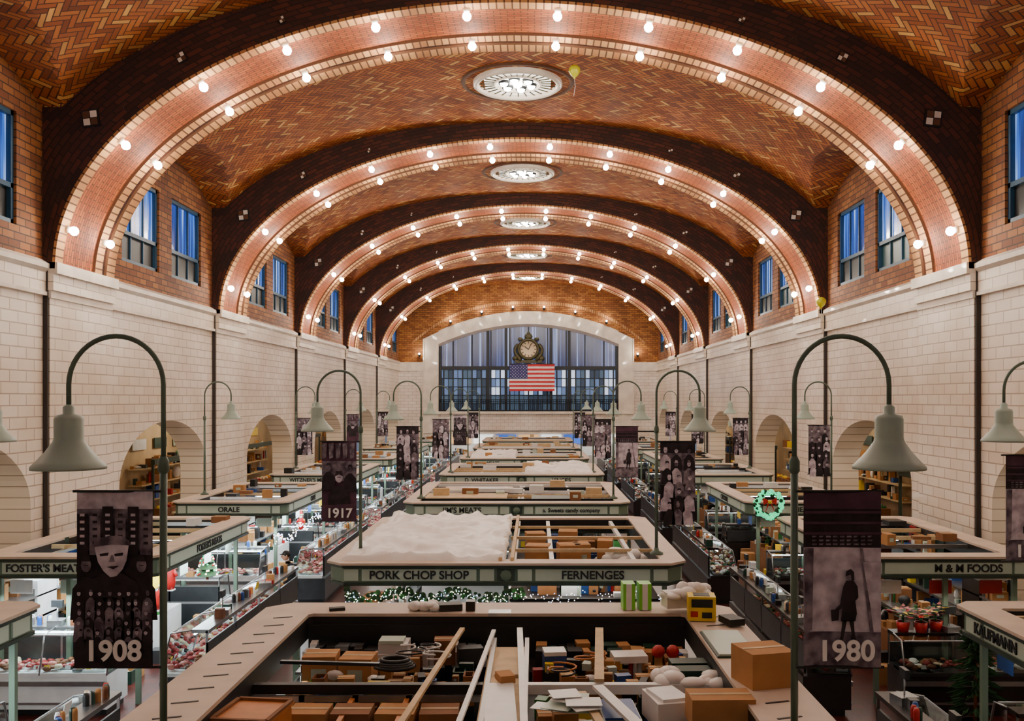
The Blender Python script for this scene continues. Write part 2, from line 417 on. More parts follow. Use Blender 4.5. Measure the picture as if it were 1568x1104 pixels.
    for w in wins:
        wn+=1; mb=MB(); XX=XW+.1; y0,y1=w
        def bw(x0,x1,*r): mb.box(min(sx*x0,sx*x1),max(sx*x0,sx*x1),*r)
        bw(XX+.08,XX+.1,y0,y1,9.72,ZH,M_sky)
        bw(XX+.07,XX+.1,y0,y1,ZS,9.72,M_tealp if (sx>0 and wn%2) else M_black)
        for q in(y0,y1-.1): bw(XX-.02,XX+.08,q,q+.1,ZS,ZH,M_teal)
        for z in(ZS,9.68,ZH-.1): bw(XX-.02,XX+.08,y0,y1,z,z+.1,M_teal)
        for k in(1,2):
            yy=y0+(y1-y0)*k/3; bw(XX+.03,XX+.08,yy-.025,yy+.025,ZS,ZH,M_teal)
        mb.obj('window_%d'%wn)
    mb=MB(); mb.box(min(sx*14.5,sx*14.7),max(sx*14.5,sx*14.7),-1.5,FAR,0,5.6,M_aisle); mb.obj('wall_aisle_left' if sx<0 else 'wall_aisle_right')
    mb=MB(); mb.box(min(sx*10.85,sx*14.7),max(sx*10.85,sx*14.7),-1.5,FAR,5.4,5.6,M_aisle); mb.obj('ceiling_aisle_left' if sx<0 else 'ceiling_aisle_right')
mb=MB(); mb.box(-15,15,-1.7,-1.5,0,15,M_tilex); mb.obj('wall_near')
# far wall
mb=MB()
def zi(x): return 9.5+1.55*max(0,1-(x/6.95)**2)
def zo(x): return 10.1+2.05*max(0,1-(x/8.1)**2)
cx=sorted(set([round(-10.1+20.2*i/80,3) for i in range(81)]+[-8.1,8.1,-6.95,6.95]))
for a,b in zip(cx[:-1],cx[1:]):
    m=abs((a+b)/2)
    def q(z0,z1,mat,y=FAR):
        mb.face([(a,y,z0(a)),(b,y,z0(b)),(b,y,z1(b)),(a,y,z1(a))],mat)
    K=lambda v:(lambda x:v)
    T=lambda x:mainz(x)+.1 if abs(x)<8 else 14
    if m<6.95:
        q(K(2.9),K(4.45),M_tilex); q(lambda x:zi(x)+.2,zo,M_corn,FAR-.1); q(zo,T,M_fbrick)
        mb.face([(a,FAR-.1,zi(a)+.2),(b,FAR-.1,zi(b)+.2),(b,FAR+.3,zi(b)),(a,FAR+.3,zi(a))],M_corn)
        mb.face([(a,FAR-.1,zo(a)),(b,FAR-.1,zo(b)),(b,FAR,zo(b)+.1),(a,FAR,zo(a)+.1)],M_corn)
    elif m<8.1:
        q(K(0),zo,M_corn,FAR-.1); q(zo,T,M_fbrick)
    else:
        q(K(0),K(8.3),M_tilex); q(K(8.3),T,M_fbrick)
for s in(-1,1):
    mb.box(min(s*8.1,s*10),max(s*8.1,s*10),FAR-.14,FAR,7.62,8.3,M_corn)
    mb.box(min(s*8.05,s*8.15),max(s*8.05,s*8.15),FAR-.16,FAR,0,10.1,M_corn)
    mb.box(min(s*6.95,s*7.05),max(s*6.95,s*7.05),FAR-.12,FAR+.4,0,9.6,M_corn)
mb.box(-8.1,8.1,FAR-.3,FAR,4.3,4.5,M_corn); mb.box(-8.1,8.1,FAR-.2,FAR,2.8,2.95,M_corn)
for i in range(60):
    x0=-9+18*i/60; x1=x0+.3; z=lambda x: 12.75-3.1*(abs(x)/9)**2.6
    mb.face([(x0,FAR-.05,z(x0)),(x1,FAR-.05,z(x1)),(x1,FAR-.05,z(x1)+.25),(x0,FAR-.05,z(x0)+.25)],M_stone,[(x0,0),(x1,0),(x1,.3),(x0,.3)])
mb.box(-10,10,FAR+2.5,FAR+2.7,0,2.9,M_white); mb.box(-10,10,FAR,FAR+2.7,2.9,3.0,M_white)
mb.obj('wall_far')
# far window
mb=MB(); y=FAR+.3; rr=random.Random(3)
nc=38
for i in range(nc):
    a=-6.95+13.9*i/nc; b=a+13.9/nc; xm=(a+b)/2
    z=4.45; lite=xm>-3.2 and rr.random()<.62
    while z<7.7:
        z2=min(z+.65,7.75)
        if lite: mat=rr.choice([PANES[3],PANES[4],PANES[4],PANES[5],PANES[2]])
        else: mat=rr.choice([PANES[0],PANES[1],PANES[1],PANES[2]])
        if z<5.2: mat=rr.choice(PANES[0:2])
        mb.box(a,b,y+.1,y+.12,z,z2,mat); z=z2
    mb.face([(a,y+.1,7.7),(b,y+.1,7.7),(b,y+.1,zi(b)),(a,y+.1,zi(a))],M_skyf)
M_mull=pm('dark_mullion',C(18,30,42),.2,4,.5)
mb.box(-6.95,6.95,y-.06,y+.1,7.7,8.0,M_mull); mb.box(-6.95,6.95,y-.06,y+.1,4.45,4.6,M_mull)
for x in(-6.85,-3.15,-1.75,1.75,3.15,6.85): mb.box(x-.11,x+.11,y-.12,y+.1,4.45,zi(x),M_mull)
for i in range(-19,20):
    x=i*13.9/nc
    if abs(x)<6.9: w_=.05 if i%2==0 else .02; mb.box(x-w_,x+w_,y-.02,y+.1,4.45,7.75,M_mull)
    if abs(x)<6.9 and i%4==0: mb.box(x-.05,x+.05,y-.02,y+.1,8,zi(x),M_mull)
for z in(5.1,5.75,6.4,7.05): mb.box(-6.95,6.95,y-.01,y+.1,z-.03,z+.03,M_mull)
mb.obj('window_%d'%(wn+1))
mb=MB()
for z in(4.55,5.25,5.4): mb.tube([(-6.9,FAR-.2,z),(6.9,FAR-.2,z)],.03,M_mull,6)
for i in range(93): x=-6.9+13.8*i/92; mb.tube([(x,FAR-.2,4.5),(x,FAR-.2,5.4)],.018,M_mull,4)
mb.obj('balcony_railing')
# clock
mb=MB(); cz=EYE+77*73/1450; cy=FAR-.35
RX=Matrix.Rotation(math.pi/2,4,'X')
mb.lathe([(.001,0),(.62,0),(.62,.02)],(0,cy-.06,cz),M_fat,32,M=RX)
mb.lathe([(.6,-.02),(.66,.12),(.78,.14),(.86,.05),(.86,-.3),(0.001,-.3)],(0,cy,cz),M_brass,32,M=RX)
for k in range(12):
    t=k*math.pi/6; mb.bc((.52*math.sin(t),cy-.1,cz+.52*math.cos(t)),(.05,.02,.15),M_black,ry=t)
mb.bc((-.14,cy-.12,cz+.1),(.06,.02,.4),M_black,ry=-.9); mb.bc((.1,cy-.12,cz+.2),(.05,.02,.5),M_black,ry=.45)
for s in(-1,1):
    mb.tube([(s*(.8+.25*math.sin(t*.6)),cy,cz+.4-.19*t) for t in range(8)],[.1,.14,.13,.12,.14,.16,.18,.12],M_brass,8)
    mb.ball((s*1.0,cy,cz-.7),(.25,.12,.2),M_brass,10,6); mb.ball((s*.62,cy,cz+.78),(.2,.1,.14),M_brass,10,6)
mb.ball((0,cy,cz+.98),(.32,.12,.24),M_brass,10,6); mb.ball((0,cy,cz+1.22),.13,M_brass)
mb.box(-1.05,1.05,cy-.1,cy+.3,cz-1.05,cz-.83,M_brass)
mb.obj('wall_clock')
# flag
mb=MB(); fw,fh=3.45,2.05; fx=-1.65+.2; fz=EYE+54*72.5/1450; fy=FAR-.75
M_fr=pm('flag_red',C(206,44,56),.1,3,.7); M_fw=pm('flag_white',C(240,236,236),.05,3,.7); M_fb=pm('flag_blue',C(54,56,120),.1,3,.7)
def fyo(u): return fy+.06*math.sin(u*5)
for i in range(13):
    for k in range(20):
        u0,u1=fw*k/20,fw*(k+1)/20; z1=fz-fh*i/13; z0=fz-fh*(i+1)/13
        mat=M_fb if (i<7 and k<8) else (M_fr if i%2==0 else M_fw)
        mb.face([(fx+u0,fyo(u0),z0),(fx+u1,fyo(u1),z0),(fx+u1,fyo(u1),z1),(fx+u0,fyo(u0),z1)],mat)
for r in range(9):
    for c in range(11):
        if (r+c)%2==0:
            u=.1+c*.12; z=fz-.1-r*.115; vs=[]
            for k in range(10):
                t=math.pi/2+k*math.pi/5; q=.045 if k%2==0 else .018; vs.append((fx+u+q*math.cos(t),fyo(u)-.012,z+q*math.sin(t)))
            mb.face(vs,M_fw)
mb.tube([(fx-.05,fy,fz+.03),(fx+fw+.05,fy,fz+.03)],.03,M_brass)
mb.obj('american_flag')
# skylight ventilators
for (a,b) in bays[1:]:
    yc=(a+b)/2-.1; z=mainz(0)-.0; e=empty('round_skylight',(0,yc,z)); mb=MB()
    mb.lathe([(1.62,.02),(1.6,-.05),(1.5,-.06),(1.46,.02)],(0,0,0),M_soff,40)
    mb.lathe([(1.27,.02),(1.27,-.1),(1.18,-.16),(1.1,-.12),(1.1,.0)],(0,0,0),M_corn,40)
    mb.lathe([(.001,-.01),(1.12,-.01)],(0,0,0),M_disc,40,False)
    for k in range(28):
        t=k*2*math.pi/28; mb.tube([(.66*math.cos(t),.66*math.sin(t),-.05),(1.12*math.cos(t),1.12*math.sin(t),-.05)],.018,M_brass,5)
    mb.lathe([(.68,-.02),(.68,-.09),(.62,-.09),(.62,-.02)],(0,0,0),M_corn,32)
    for k in range(6):
        t=k*math.pi/3+.3; r=.4
        mb.lathe([(.17,-.02),(.15,-.1),(.13,-.05)],(r*math.cos(t),r*math.sin(t),0),M_steeld,12)
        mb.ball((r*math.cos(t),r*math.sin(t),-.07),(.12,.12,.1),M_bulb,12,6)
    mb.ball((0,0,-.07),(.13,.13,.1),M_bulb,12,6)
    mb.obj('skylight_body',e)
    light('POINT','skylight_light',(0,0,-.7),60,(1,.9,.76),e,.4)

# ---------------------------------------------------------------- stalls
def octa(x0,x1,y0,y1,c): return [(x0+c,y0),(x1-c,y0),(x1,y0+c),(x1,y1-c),(x1-c,y1),(x0+c,y1),(x0,y1-c),(x0,y0+c)]
SEG=[(-2.74,-2.5,0),(-2.44,-.5,1),(-.44,-.2,0),(-.15,.15,2),(.2,.44,0),(.5,2.44,1),(2.5,2.74,0)]
SEGS=[(-2.7,-2.3,0),(-2.2,2.2,1),(2.3,2.7,0)]
HB,HT=2.27,2.58
def header(mb,x0,x1,y0,y1,pw,segs,slots=False,c=.26):
    mb.ringp(octa(x0,x1,y0,y1,c),octa(x0+.12,x1-.12,y0+.12,y1-.12,c-.03),HB,HT,M_green)
    for z0,z1,o in((HB-.02,HB+.03,.03),(HT-.03,HT+.02,.05)):
        mb.ringp(octa(x0-o,x1+o,y0-o,y1+o,c+.02),octa(x0+.1,x1-.1,y0+.1,y1-.1,c-.03),z0,z1,M_gdark)
    mb.ringp(octa(x0-.08,x1+.08,y0-.08,y1+.08,c+.03),octa(x0+pw,x1-pw,y0+pw,y1-pw,.05),HT+.02,HT+.06,M_plank)
    mb.ringp(octa(x0+pw-.06,x1-pw+.06,y0+pw-.06,y1-pw+.06,.05),octa(x0+pw,x1-pw,y0+pw,y1-pw,.05),HT-.25,HT+.02,M_black)
    hx,hy=(x1-x0)/2,(y1-y0)/2; xc,yc=(x0+x1)/2,(y0+y1)/2
    for a,b,k in segs:
        for h,ax in((hx,0),(hy,1)):
            f=h/3; s0,s1=a*f,b*f; mat=M_panel if k<2 else M_gdark
            for sg in(-1,1):
                if ax==0:
                    Y=y0 if sg<0 else y1; mb.box(xc+s0,xc+s1,min(Y,Y+sg*.025),max(Y,Y+sg*.025),HB+.06,HT-.05,mat)
                    if k==2: mb.lathe([(.001,.04),(.09,.035),(.11,0)],(xc,Y,(HB+HT)/2),M_green,8,M=Matrix.Rotation(math.pi/2*(1 if sg<0 else -1),4,'X'))
                else:
                    X=x0 if sg<0 else x1; mb.box(min(X,X+sg*.025),max(X,X+sg*.025),yc+s0,yc+s1,HB+.06,HT-.05,mat)
    if slots:
        y=y0+.5
        while y<y1-.8:
            for X in(x0+.3,x1-.3): mb.bc((X,y,HT+.063),(.24,.026,.006),M_black,rz=.3)
            y+=.42
    for X,Y in((x0+.3,y0+.12),(x1-.3,y0+.12),(x0+.3,y1-.12),(x1-.3,y1-.12),(xc,y0+.12),(xc,y1-.12)):
        mb.box(X-.04,X+.04,Y-.04,Y+.04,0,HB,M_green)
MEATS=[M_meat,M_pink,M_fat,M_brn,M_meat,M_pink]
PROD=[M_meat,M_fat,M_brn,M_brn,M_meat,M_leaf,M_white,M_card2]
SMALL=[M_white,M_red,M_white,M_blue,M_card,M_card,M_brn,M_black,M_steel,M_fat,M_dgreen,M_owood,M_black,M_steeld,M_panel]
def case(mb,pA,pB,body,goods,tube=True,D=.85,hs=1.0,deck=None,items=True):
    A=Vector((pA[0],pA[1],0)); B=Vector((pB[0],pB[1],0)); u=(B-A); L=u.length; u.normalize(); w=Vector((-u.y,u.x,0))
    T=Matrix(((u.x,w.x,0,A.x),(u.y,w.y,0,A.y),(0,0,1,0),(0,0,0,1)))
    deck=deck or M_white; g1=.74+.54*hs; gf=.74+.5*hs
    mb.box(0.05,L-.05,.12,D-.05,0,.12,M_black,T); mb.box(0,L,.03,D,.12,.68,body,T); mb.box(0,L,.0,.03,.52,.6,M_steel,T); mb.box(0,L,.015,.03,.2,.24,M_steel,T)
    mb.box(0,L,.02,D-.08,.68,.74,deck,T)
    P=lambda a,b,c:T@Vector((a,b,c))
    mb.face([P(0,.02,.7),P(L,.02,.7),P(L,.2,gf),P(0,.2,gf)],M_glass)
    mb.face([P(0,.2,gf),P(L,.2,gf),P(L,.55,g1),P(0,.55,g1)],M_glass)
    for a in(0,L): mb.face([P(a,.02,.7),P(a,.2,gf),P(a,.55,g1),P(a,.55,.7)],M_glass)
    mb.box(0,L,.55,D,g1-.04,g1+.02,M_steel if body is not M_darkcase else M_darkcase,T)
    mb.box(0,L,D-.05,D-.02,.74,g1-.2,M_steeld,T)
    n=max(1,round(L/1.5))
    for k in range(n+1):
        a=L*k/n; mb.tube([P(a,.02,.7),P(a,.2,gf+.01),P(a,.56,g1+.01)],.016,M_steel,6)
        mb.box(a-.02 if k else 0,a+.02 if k<n else a,D-.06,D-.02,.7,g1,M_steel,T)
    mb.tube([P(.05,.2,gf),P(L-.05,.2,gf)],.016,M_steel,6)
    if tube: mb.tube([P(.1,.57,g1-.08),P(L-.1,.57,g1-.08)],.02,M_tube,6)
    a=.16
    while a<L-.12:
        b=.15
        while b<.66:
            g=random.choice(goods); r=U(.05,.085); q=R()
            if q<.35: mb.bc(P(a,b,.77),(.2,.14,.04),random.choice([M_white,M_black,M_steel]),rz=U(-.1,.1))
            for _ in range(2):
                mb.ball(P(a+U(-.06,.06),b+U(-.04,.04),.79+U(0,.05)),(r,r*U(.6,1),r*U(.35,.7)),g,6,4,rz=U(0,3))
            b+=.14
        if R()<.5: mb.bc(P(a,.1,.82),(.09,.006,.07),random.choice([M_white,M_yel,M_white]),rz=math.atan2(u.y,u.x),rx=-.3)
        a+=.18
    if items:
        a=.3
        while a<L-.3:
            q=R(); z=g1+.02; b=U(.62,.76)
            if q<.2:
                c=P(a,b,z); mb.bc(c+Vector((0,0,.05)),(.26,.26,.1),M_steel,rz=U(0,.3)); mb.tube([c,c+Vector((0,0,.36))],.012,M_steel,5); mb.bc(c+Vector((0,0,.38)),(.2,.06,.12),M_steeld,rz=math.atan2(u.y,u.x))
            elif q<.5:
                for _ in range(4): mb.lathe([(.001,.16),(.03,.16),(.042,.12),(.042,0)],P(a+U(-.14,.14),b+U(-.06,.06),z),random.choice(SMALL),8)
            elif q<.75: h=U(.06,.2); mb.bc(P(a,b,z+h/2),(U(.08,.22),U(.1,.2),h),random.choice(SMALL),rz=U(-.4,.4))
            elif q<.87: mb.bc(P(a,b,z+.1),(.18,.01,.16),random.choice([M_white,M_yel,M_white,M_white]),rz=math.atan2(u.y,u.x),rx=-.2)
            a+=U(.22,.45)
def cbox(mb,x,y,z,w,d,h,mat=None,rz=None,tape=True):
    rz=U(-.15,.15) if rz is None else rz; mat=mat or random.choice([M_card,M_card,M_card2])
    mb.bc((x,y,z+h/2),(w,d,h),mat,rz=rz)
    if tape and mat in(M_card,M_card2):
        mb.bc((x,y,z+h+.002),(w*.98,.05,.004),M_wood,rz=rz); mb.bc((x,y,z+h+.001),(w*.99,.008,.006),M_brn,rz=rz)
        if R()<.35: mb.bc((x,y,z+h/2),(w*.45,d+.004,h*.35),M_panel,rz=rz)
CL=[M_white,M_black,M_steel,M_black,M_steeld,M_dgreen,M_darkcase,M_steeld,M_darkcase,M_panel,M_blue,M_white]
def clutter(mb,x0,x1,y0,y1,z,n,hmax=.3,s=1.0):
    for _ in range(n):
        w,d,h=U(.1,.36)*s,U(.1,.34)*s,U(.06,hmax); x=U(x0+w/2,x1-w/2); y=U(y0+d/2,y1-d/2)
        k=R()
        if k<.36: cbox(mb,x,y,z,w,d,h)
        elif k<.62: mb.bc((x,y,z+h/2),(w,d,h),random.choice(CL),rz=U(-.3,.3))
        elif k<.68: mb.bc((x,y,z+h/2),(w,d,h),random.choice([M_red,M_yel,M_blue,M_grn]),rz=U(-.3,.3))
        elif k<.8: mb.ball((x,y,z+h*.5),(w*.5,d*.5,h*.5),random.choice([M_tarp,M_white,M_black]),8,5)
        elif k<.9:
            m=random.choice([M_steeld,M_dgreen,M_blue,M_card2])
            mb.box(x-w/2,x+w/2,y-d/2,y+d/2,z,z+.02,M_black)
            for q in(-1,1): mb.box(x+q*w/2-.01,x+q*w/2+.01,y-d/2,y+d/2,z,z+h,m); mb.box(x-w/2,x+w/2,y+q*d/2-.01,y+q*d/2+.01,z,z+h,m)
            for _ in range(4): mb.ball((x+U(-.3,.3)*w,y+U(-.3,.3)*d,z+h*.6),w*.2,random.choice(SMALL),6,4)
        else:
            for _ in range(3): mb.lathe([(.001,h),(w*.12,h),(w*.15,h*.8),(w*.15,0)],(x+U(-.4,.4)*w,y+U(-.4,.4)*d,z),random.choice([M_white,M_steel,M_brn,M_grn,M_red]),8,True)
def tarp(mb,x0,x1,y0,y1,z):
    nx,ny=48,64
    vs=[];fs=[]
    def rg(v): return 1-abs(noise.noise(v))*2
    for j in range(ny+1):
        for i in range(nx+1):
            x=x0+(x1-x0)*i/nx; y=y0+(y1-y0)*j/ny
            e=min(i,nx-i,j,ny-j); h=.07*noise.noise(Vector((x*.9,y*.7,1)))+.09*max(0,rg(Vector((x*1.1+y*.5,y*.9-x*.3,7))))**2+.05*max(0,rg(Vector((x*3,y*2.2,3))))**2
            vs.append((x+.06*noise.noise(Vector((y*2,x,5))),y+.04*noise.noise(Vector((y,x*2,9))),z+(.03+h if e>0 else -.03)))
    for j in range(ny):
        for i in range(nx): a=j*(nx+1)+i; fs.append((a,a+1,a+nx+2,a+nx+1))
    mb.faces(vs,fs,M_tarp,True)
def stall_light(parent,x,y,sx_,sy_,en,col):
    light('AREA','canopy_light',(x,y,2.2),en,col,parent,sx_,sy_)
COOL=(.82,.95,1); WARM=(1,.84,.66)
def central(k,y0,y1,signs):
    x0,x1=-3,3; e=empty('market_stall',(0,0,0)); mb=MB()
    header(mb,x0,x1,y0,y1,.58 if k==0 else .34,SEG,slots=(k==0))
    mb.box(-.06,.06,y0+.9,y1-.9,0,2.2,M_white)
    mb.box(x0+1.2,x1-1.2,(y0+y1)/2-.05,(y0+y1)/2+.05,0,2.1,M_white)
    mb.obj('canopy_frame',e); mb=MB()
    i=.1
    case(mb,(x0+i+.9,y0+i),(x1-i-.9,y0+i),M_steeld,MEATS); case(mb,(x1-i-.9,y1-i),(x0+i+.9,y1-i),M_steeld,MEATS)
    case(mb,(x1-i,y0+i+.2),(x1-i,y1-i-.2),M_darkcase,PROD,deck=M_steeld,tube=False); case(mb,(x0+i,y1-i-.2),(x0+i,y0+i+.2),M_steeld,MEATS)
    mb.obj('display_cases',e)
    stall_light(e,-2.3,(y0+y1)/2,.4,(y1-y0)*.8,34,(1,.95,.88)); stall_light(e,2.3,(y0+y1)/2,.4,(y1-y0)*.8,12,(1,.86,.7))
    stall_light(e,0,y0+.5,4,.3,18,(1,.93,.82))
    for sx,t in zip((-1,1),signs):
        if t: text(t,(sx*1.47,y0-.035,(HB+HT)/2),.2 if len(t)<16 else .15,M_txtd,e)
    return e
ys=[6.45+9.5*k for k in range(7)]
SIG=[("",""),("PORK CHOP SHOP","FERNENGES"),("JIM'S MEATS","a. Sweets candy company"),("D. WHITAKER","VINCE'S"),("MEATS","BAKERY"),("",""),("","")]
for k,y0 in enumerate(ys):
    y1=y0+6.35 if k<6 else 70
    if k==1: y0=16.05; y1=22.4
    e=central(k,y0,y1,SIG[k])
    mb=MB(); pw=.58 if k==0 else .34; X0,X1,Y0,Y1=-3+pw,3-pw,y0+pw,y1-pw
    if k==0:
        mb.box(X0,X1,9.0,Y1,1.95,2.0,M_black); mb.box(X0,X1,6.9,9.0,1.7,1.75,M_darkcase)
        mb.box(X0,X1,Y1-.05,Y1,1.6,2.5,M_black)
        mb.box(-.05,.42,7.0,11.4,2.28,2.42,M_wood); mb.box(-.03,.02,7,11.7,1.9,2.46,M_white); mb.box(.37,.42,7,11.7,1.9,2.46,M_white)
        mb.box(X0,-.05,9.76,9.86,2.36,2.46,M_black); mb.box(.42,X1,9.76,9.86,2.36,2.46,M_white)
        mb.box(X0,-.05,9.70,9.75,2.3,2.36,M_steel)
        for x in(-1.9,-1.35,-.8): mb.box(x-.03,x+.03,9.7,9.76,1.75,2.36,M_wood)
        # perforated rack strips
        for x in(-1.38,-.82): mb.box(x-.025,x+.025,8.2,9.7,2.3,2.34,M_owood)
        mb.box(X0,-.05,11.5,12.15,2.06,2.09,M_darkcase); mb.box(.42,X1,11.5,12.15,2.06,2.09,M_darkcase)
        for (a_,b_,mats_) in((-2.35,-.15,[M_black,M_black,M_white,M_darkcase,M_steel,M_card2,M_darkcase,M_tarp]),(.5,2.35,[M_card,M_card2,M_black,M_white,M_dgreen,M_card,M_black])):
            for yy in(11.95,11.7):
                x=a_
                while x<b_: w_=U(.07,.2); mb.bc((x+w_/2,yy+U(-.06,.06),2.09+.11),(w_*.9,.2,U(.1,.28)),random.choice(mats_),rz=U(-.15,.15)); x+=w_
        clutter(mb,-2.35,-.1,9.95,11.4,2.0,60,.3,.7); clutter(mb,-2.0,-.1,10.0,11.4,2.2,30,.16,.6); clutter(mb,.45,2.35,9.95,11.4,2.0,60,.32,.7); clutter(mb,.5,2.3,10.0,11.4,2.25,34,.14,.6); clutter(mb,.5,2.35,8.3,9.7,1.9,46,.5,.8); clutter(mb,-1.6,-.15,8.3,9.1,2.0,16,.34,.8)
        # coiled cables
        for _ in range(9):
            cx_,cy_=random.choice([(-.9,11.2),(-.6,10.9),(1.1,11.0),(.8,10.4)]); cx_+=U(-.2,.2); cy_+=U(-.2,.2); r=U(.08,.18); ph=U(0,6)
            mb.tube([(cx_+r*math.cos(t*.5+ph)*(1+.1*t/14),cy_+r*.8*math.sin(t*.5+ph),2.42+.004*t) for t in range(15)],.011,random.choice([M_black,M_black,M_owood,M_white]),5)
        cbox(mb,-1.98,10.95,2.05,.38,.36,.42,M_card,.05); cbox(mb,-1.56,11.0,2.05,.38,.36,.38,M_card,-.05)
        mb.bc((-2.0,10.76,2.16),(.12,.02,.12),M_lgrn)
        for r in(.22,.18,.15,.2): mb.tube([(-1.08+r*math.cos(t*.5),10.6+r*.8*math.sin(t*.5),2.44+.2-r) for t in range(14)],.022,M_black,6)
        mb.bc((-1.25,11.75,2.3),(.36,.3,.22),M_white); mb.bc((-1.27,11.7,2.43),(.3,.26,.04),M_panel)
        cbox(mb,-.62,11.7,2.15,.26,.24,.3,M_card2); mb.bc((-.3,11.5,2.3),(.3,.2,.2),M_steeld,.2)
        for x in(-.95,-.6,-.3): cbox(mb,x,10.1,2.16,.28,.2,.2,M_card,.1)
        for x in(-1.78,-1.36,-.92,-.5): cbox(mb,x+.05,9.35,1.95,.38,.34,.4,random.choice([M_card,M_card2]),U(-.05,.05))
        # wooden cabinet lying inside the canopy
        T=Matrix.Translation((-2.12,8.75,2.36))@Matrix.Rotation(-.12,4,'Z')
        mb.box(-.26,.26,-.3,.3,-.2,.14,M_owood,T); mb.box(-.28,.28,-.32,.32,.14,.165,M_owood,T)
        for q in(-1,1): mb.box(q*.26-.02,q*.26+.02,-.3,.3,.165,.19,M_card2,T); mb.box(-.26,.26,q*.3-.02,q*.3+.02,.165,.19,M_card2,T)
        for z_ in(-.12,0): mb.box(-.22,.22,-.315,-.3,z_,z_+.09,M_card2,T); mb.box(-.04,.04,-.33,-.315,z_+.035,z_+.055,M_steel,T)
        for a,b,w,m in(((-.42,11.9),(-.72,8.2),.06,M_wood),((.3,11.9),(.4,8.2),.07,M_white),((1.3,11.9),(1.15,9.7),.1,M_wood),((1.12,9.5),(1.45,8.2),.11,M_white),((.95,9.3),(1.1,8.2),.08,M_wood),((-.02,11.8),(-.2,8.2),.05,M_white),((-2.3,10.4),(-1.2,10.3),.05,M_steeld)):
            A=Vector((*a,2.52)); Bv=Vector((*b,2.52)); d=Bv-A; mb.bc((A+Bv)/2,(w,d.length,.035),m,rz=math.atan2(-d.x,d.y))
        for x in(1.95,2.12): mb.ball((x,11.2,2.42),(.08,.08,.08),M_red,10,6)
        mb.bc((1.6,11.2,2.36),(.4,.3,.08),M_tarp,.1); mb.bc((.72,11.2,2.25),(.26,.26,.3),M_blue,.1); mb.bc((.72,11.2,2.42),(.26,.26,.05),M_white,.1)
        mb.box(2.44,2.9,10.1,11.2,2.3,2.66,M_dgreen); mb.box(2.46,2.88,10.12,11.18,2.62,2.68,M_panel)
        for y in(10.3,10.6): mb.bc((2.2,y,2.35),(.4,.22,.26),M_dgreen,.05)
        cbox(mb,2.72,9.25,2.64,.46,.46,.34,M_card,.25); cbox(mb,2.2,8.75,2.42,.58,.36,.26,M_card,.02)
        for i_ in range(9): mb.bc((.62+U(0,.45),8.7+U(0,.6),2.5+.012*i_),(U(.2,.4),U(.2,.36),.006),random.choice([M_white,M_panel,M_white]),U(-.5,.5))
        mb.bc((1.3,9.15,2.3),(.36,.6,.2),M_steel,.05); mb.bc((1.3,9.15,2.41),(.33,.57,.02),M_blue,.05)
        mb.bc((1.75,9.2,2.4),(.3,.5,.25),M_tarp,.2); mb.bc((1.78,9.2,2.54),(.28,.4,.03),M_white,.3)
        for i_ in range(9): mb.ball((1.9+U(-.2,.5),9.85+U(-.2,.25),2.42+U(0,.08)),(U(.08,.16),U(.07,.14),U(.05,.09)),M_tarp,9,6,U(0,3))
        mb.bc((.15,9.2,2.45),(.3,1.2,.04),M_white,.05); mb.bc((.2,10.7,2.44),(.26,1.1,.03),M_wood,-.03); mb.bc((.18,9.9,2.5),(.16,.22,.08),M_card,.3)
        mb.bc((.05,11.9,2.72),(.28,.22,.04),M_steel); mb.bc((-.62,12.42,2.69),(.3,.2,.08),M_black,.2); mb.bc((-2.1,12.4,2.66),(.2,.1,.04),M_black,.3); mb.bc((-.35,12.4,2.71),(.12,.16,.12),M_darkcase)
        for i_ in range(7): mb.ball((-.95+U(-.14,.14),12.4+U(-.1,.1),2.68+U(0,.06)),(U(.07,.12),U(.06,.1),U(.04,.08)),M_tarp,8,5,U(0,3))
        for x in(1.72,1.93): mb.bc((x,12.5,2.82),(.16,.24,.34),M_lgrn,rz=.05); mb.bc((x,12.37,2.82),(.07,.02,.34),M_white,rz=.05)
        T=Matrix.Translation((2.58,11.9,2.8))@Matrix.Rotation(-.1,4,'Z')
        mb.box(-.17,.17,-.15,.15,-.15,.15,M_yel,T); mb.box(-.13,.13,-.16,-.15,.02,.12,M_black,T); mb.box(-.14,-.05,-.16,-.15,-.1,-.03,M_red,T); mb.box(.0,.12,-.16,-.15,-.11,-.04,M_black,T); mb.box(-.1,.1,-.1,.1,.15,.156,M_black,T)
        mb.bc((2.42,12.38,2.8),(.5,.24,.2),M_tarp,rz=.2)
        for i_ in range(16): mb.ball((2.36+U(-.25,.35),12.3+U(-.12,.14),2.76+U(0,.2)),(U(.08,.16),U(.07,.13),U(.05,.1)),M_tarp,10,6,U(0,3))
        mb.bc((2.9,11.6,2.7),(.2,.3,.08),M_black,.3)
    elif k==1:
        tarp(mb,-2.85,-.02,16.2,22.2,2.64)
        mb.box(.05,2.66,16.4,22.0,1.9,1.95,M_black)
        for y in(17.6,19.2,20.8): mb.box(0,2.7,y,y+.07,2.56,2.62,M_wood)
        for x in(.08,.75,2.2): mb.box(x,x+.08,16.4,22.0,2.5,2.58,M_white)
        for x,y,w in((.55,18.3,.45),(1.15,18.4,.42),(1.4,18.5,.3),(.5,20.0,.4),(1.2,20.3,.4),(1.9,19,.3)): cbox(mb,x,y,2.0,w,.45,.6,M_card)
        clutter(mb,.2,2.5,16.5,21.8,1.95,80,.4)
        for i_ in range(8): mb.ball((2.15+U(-.3,.3),17.4+U(-.4,.5),2.35+U(0,.2)),(U(.12,.25),U(.1,.22),U(.08,.14)),M_tarp,10,6,U(0,3))
        for x in(-.1,.1): mb.box(x-.03,x+.03,16.2,22.2,2.6,2.7,M_wood)
    else:
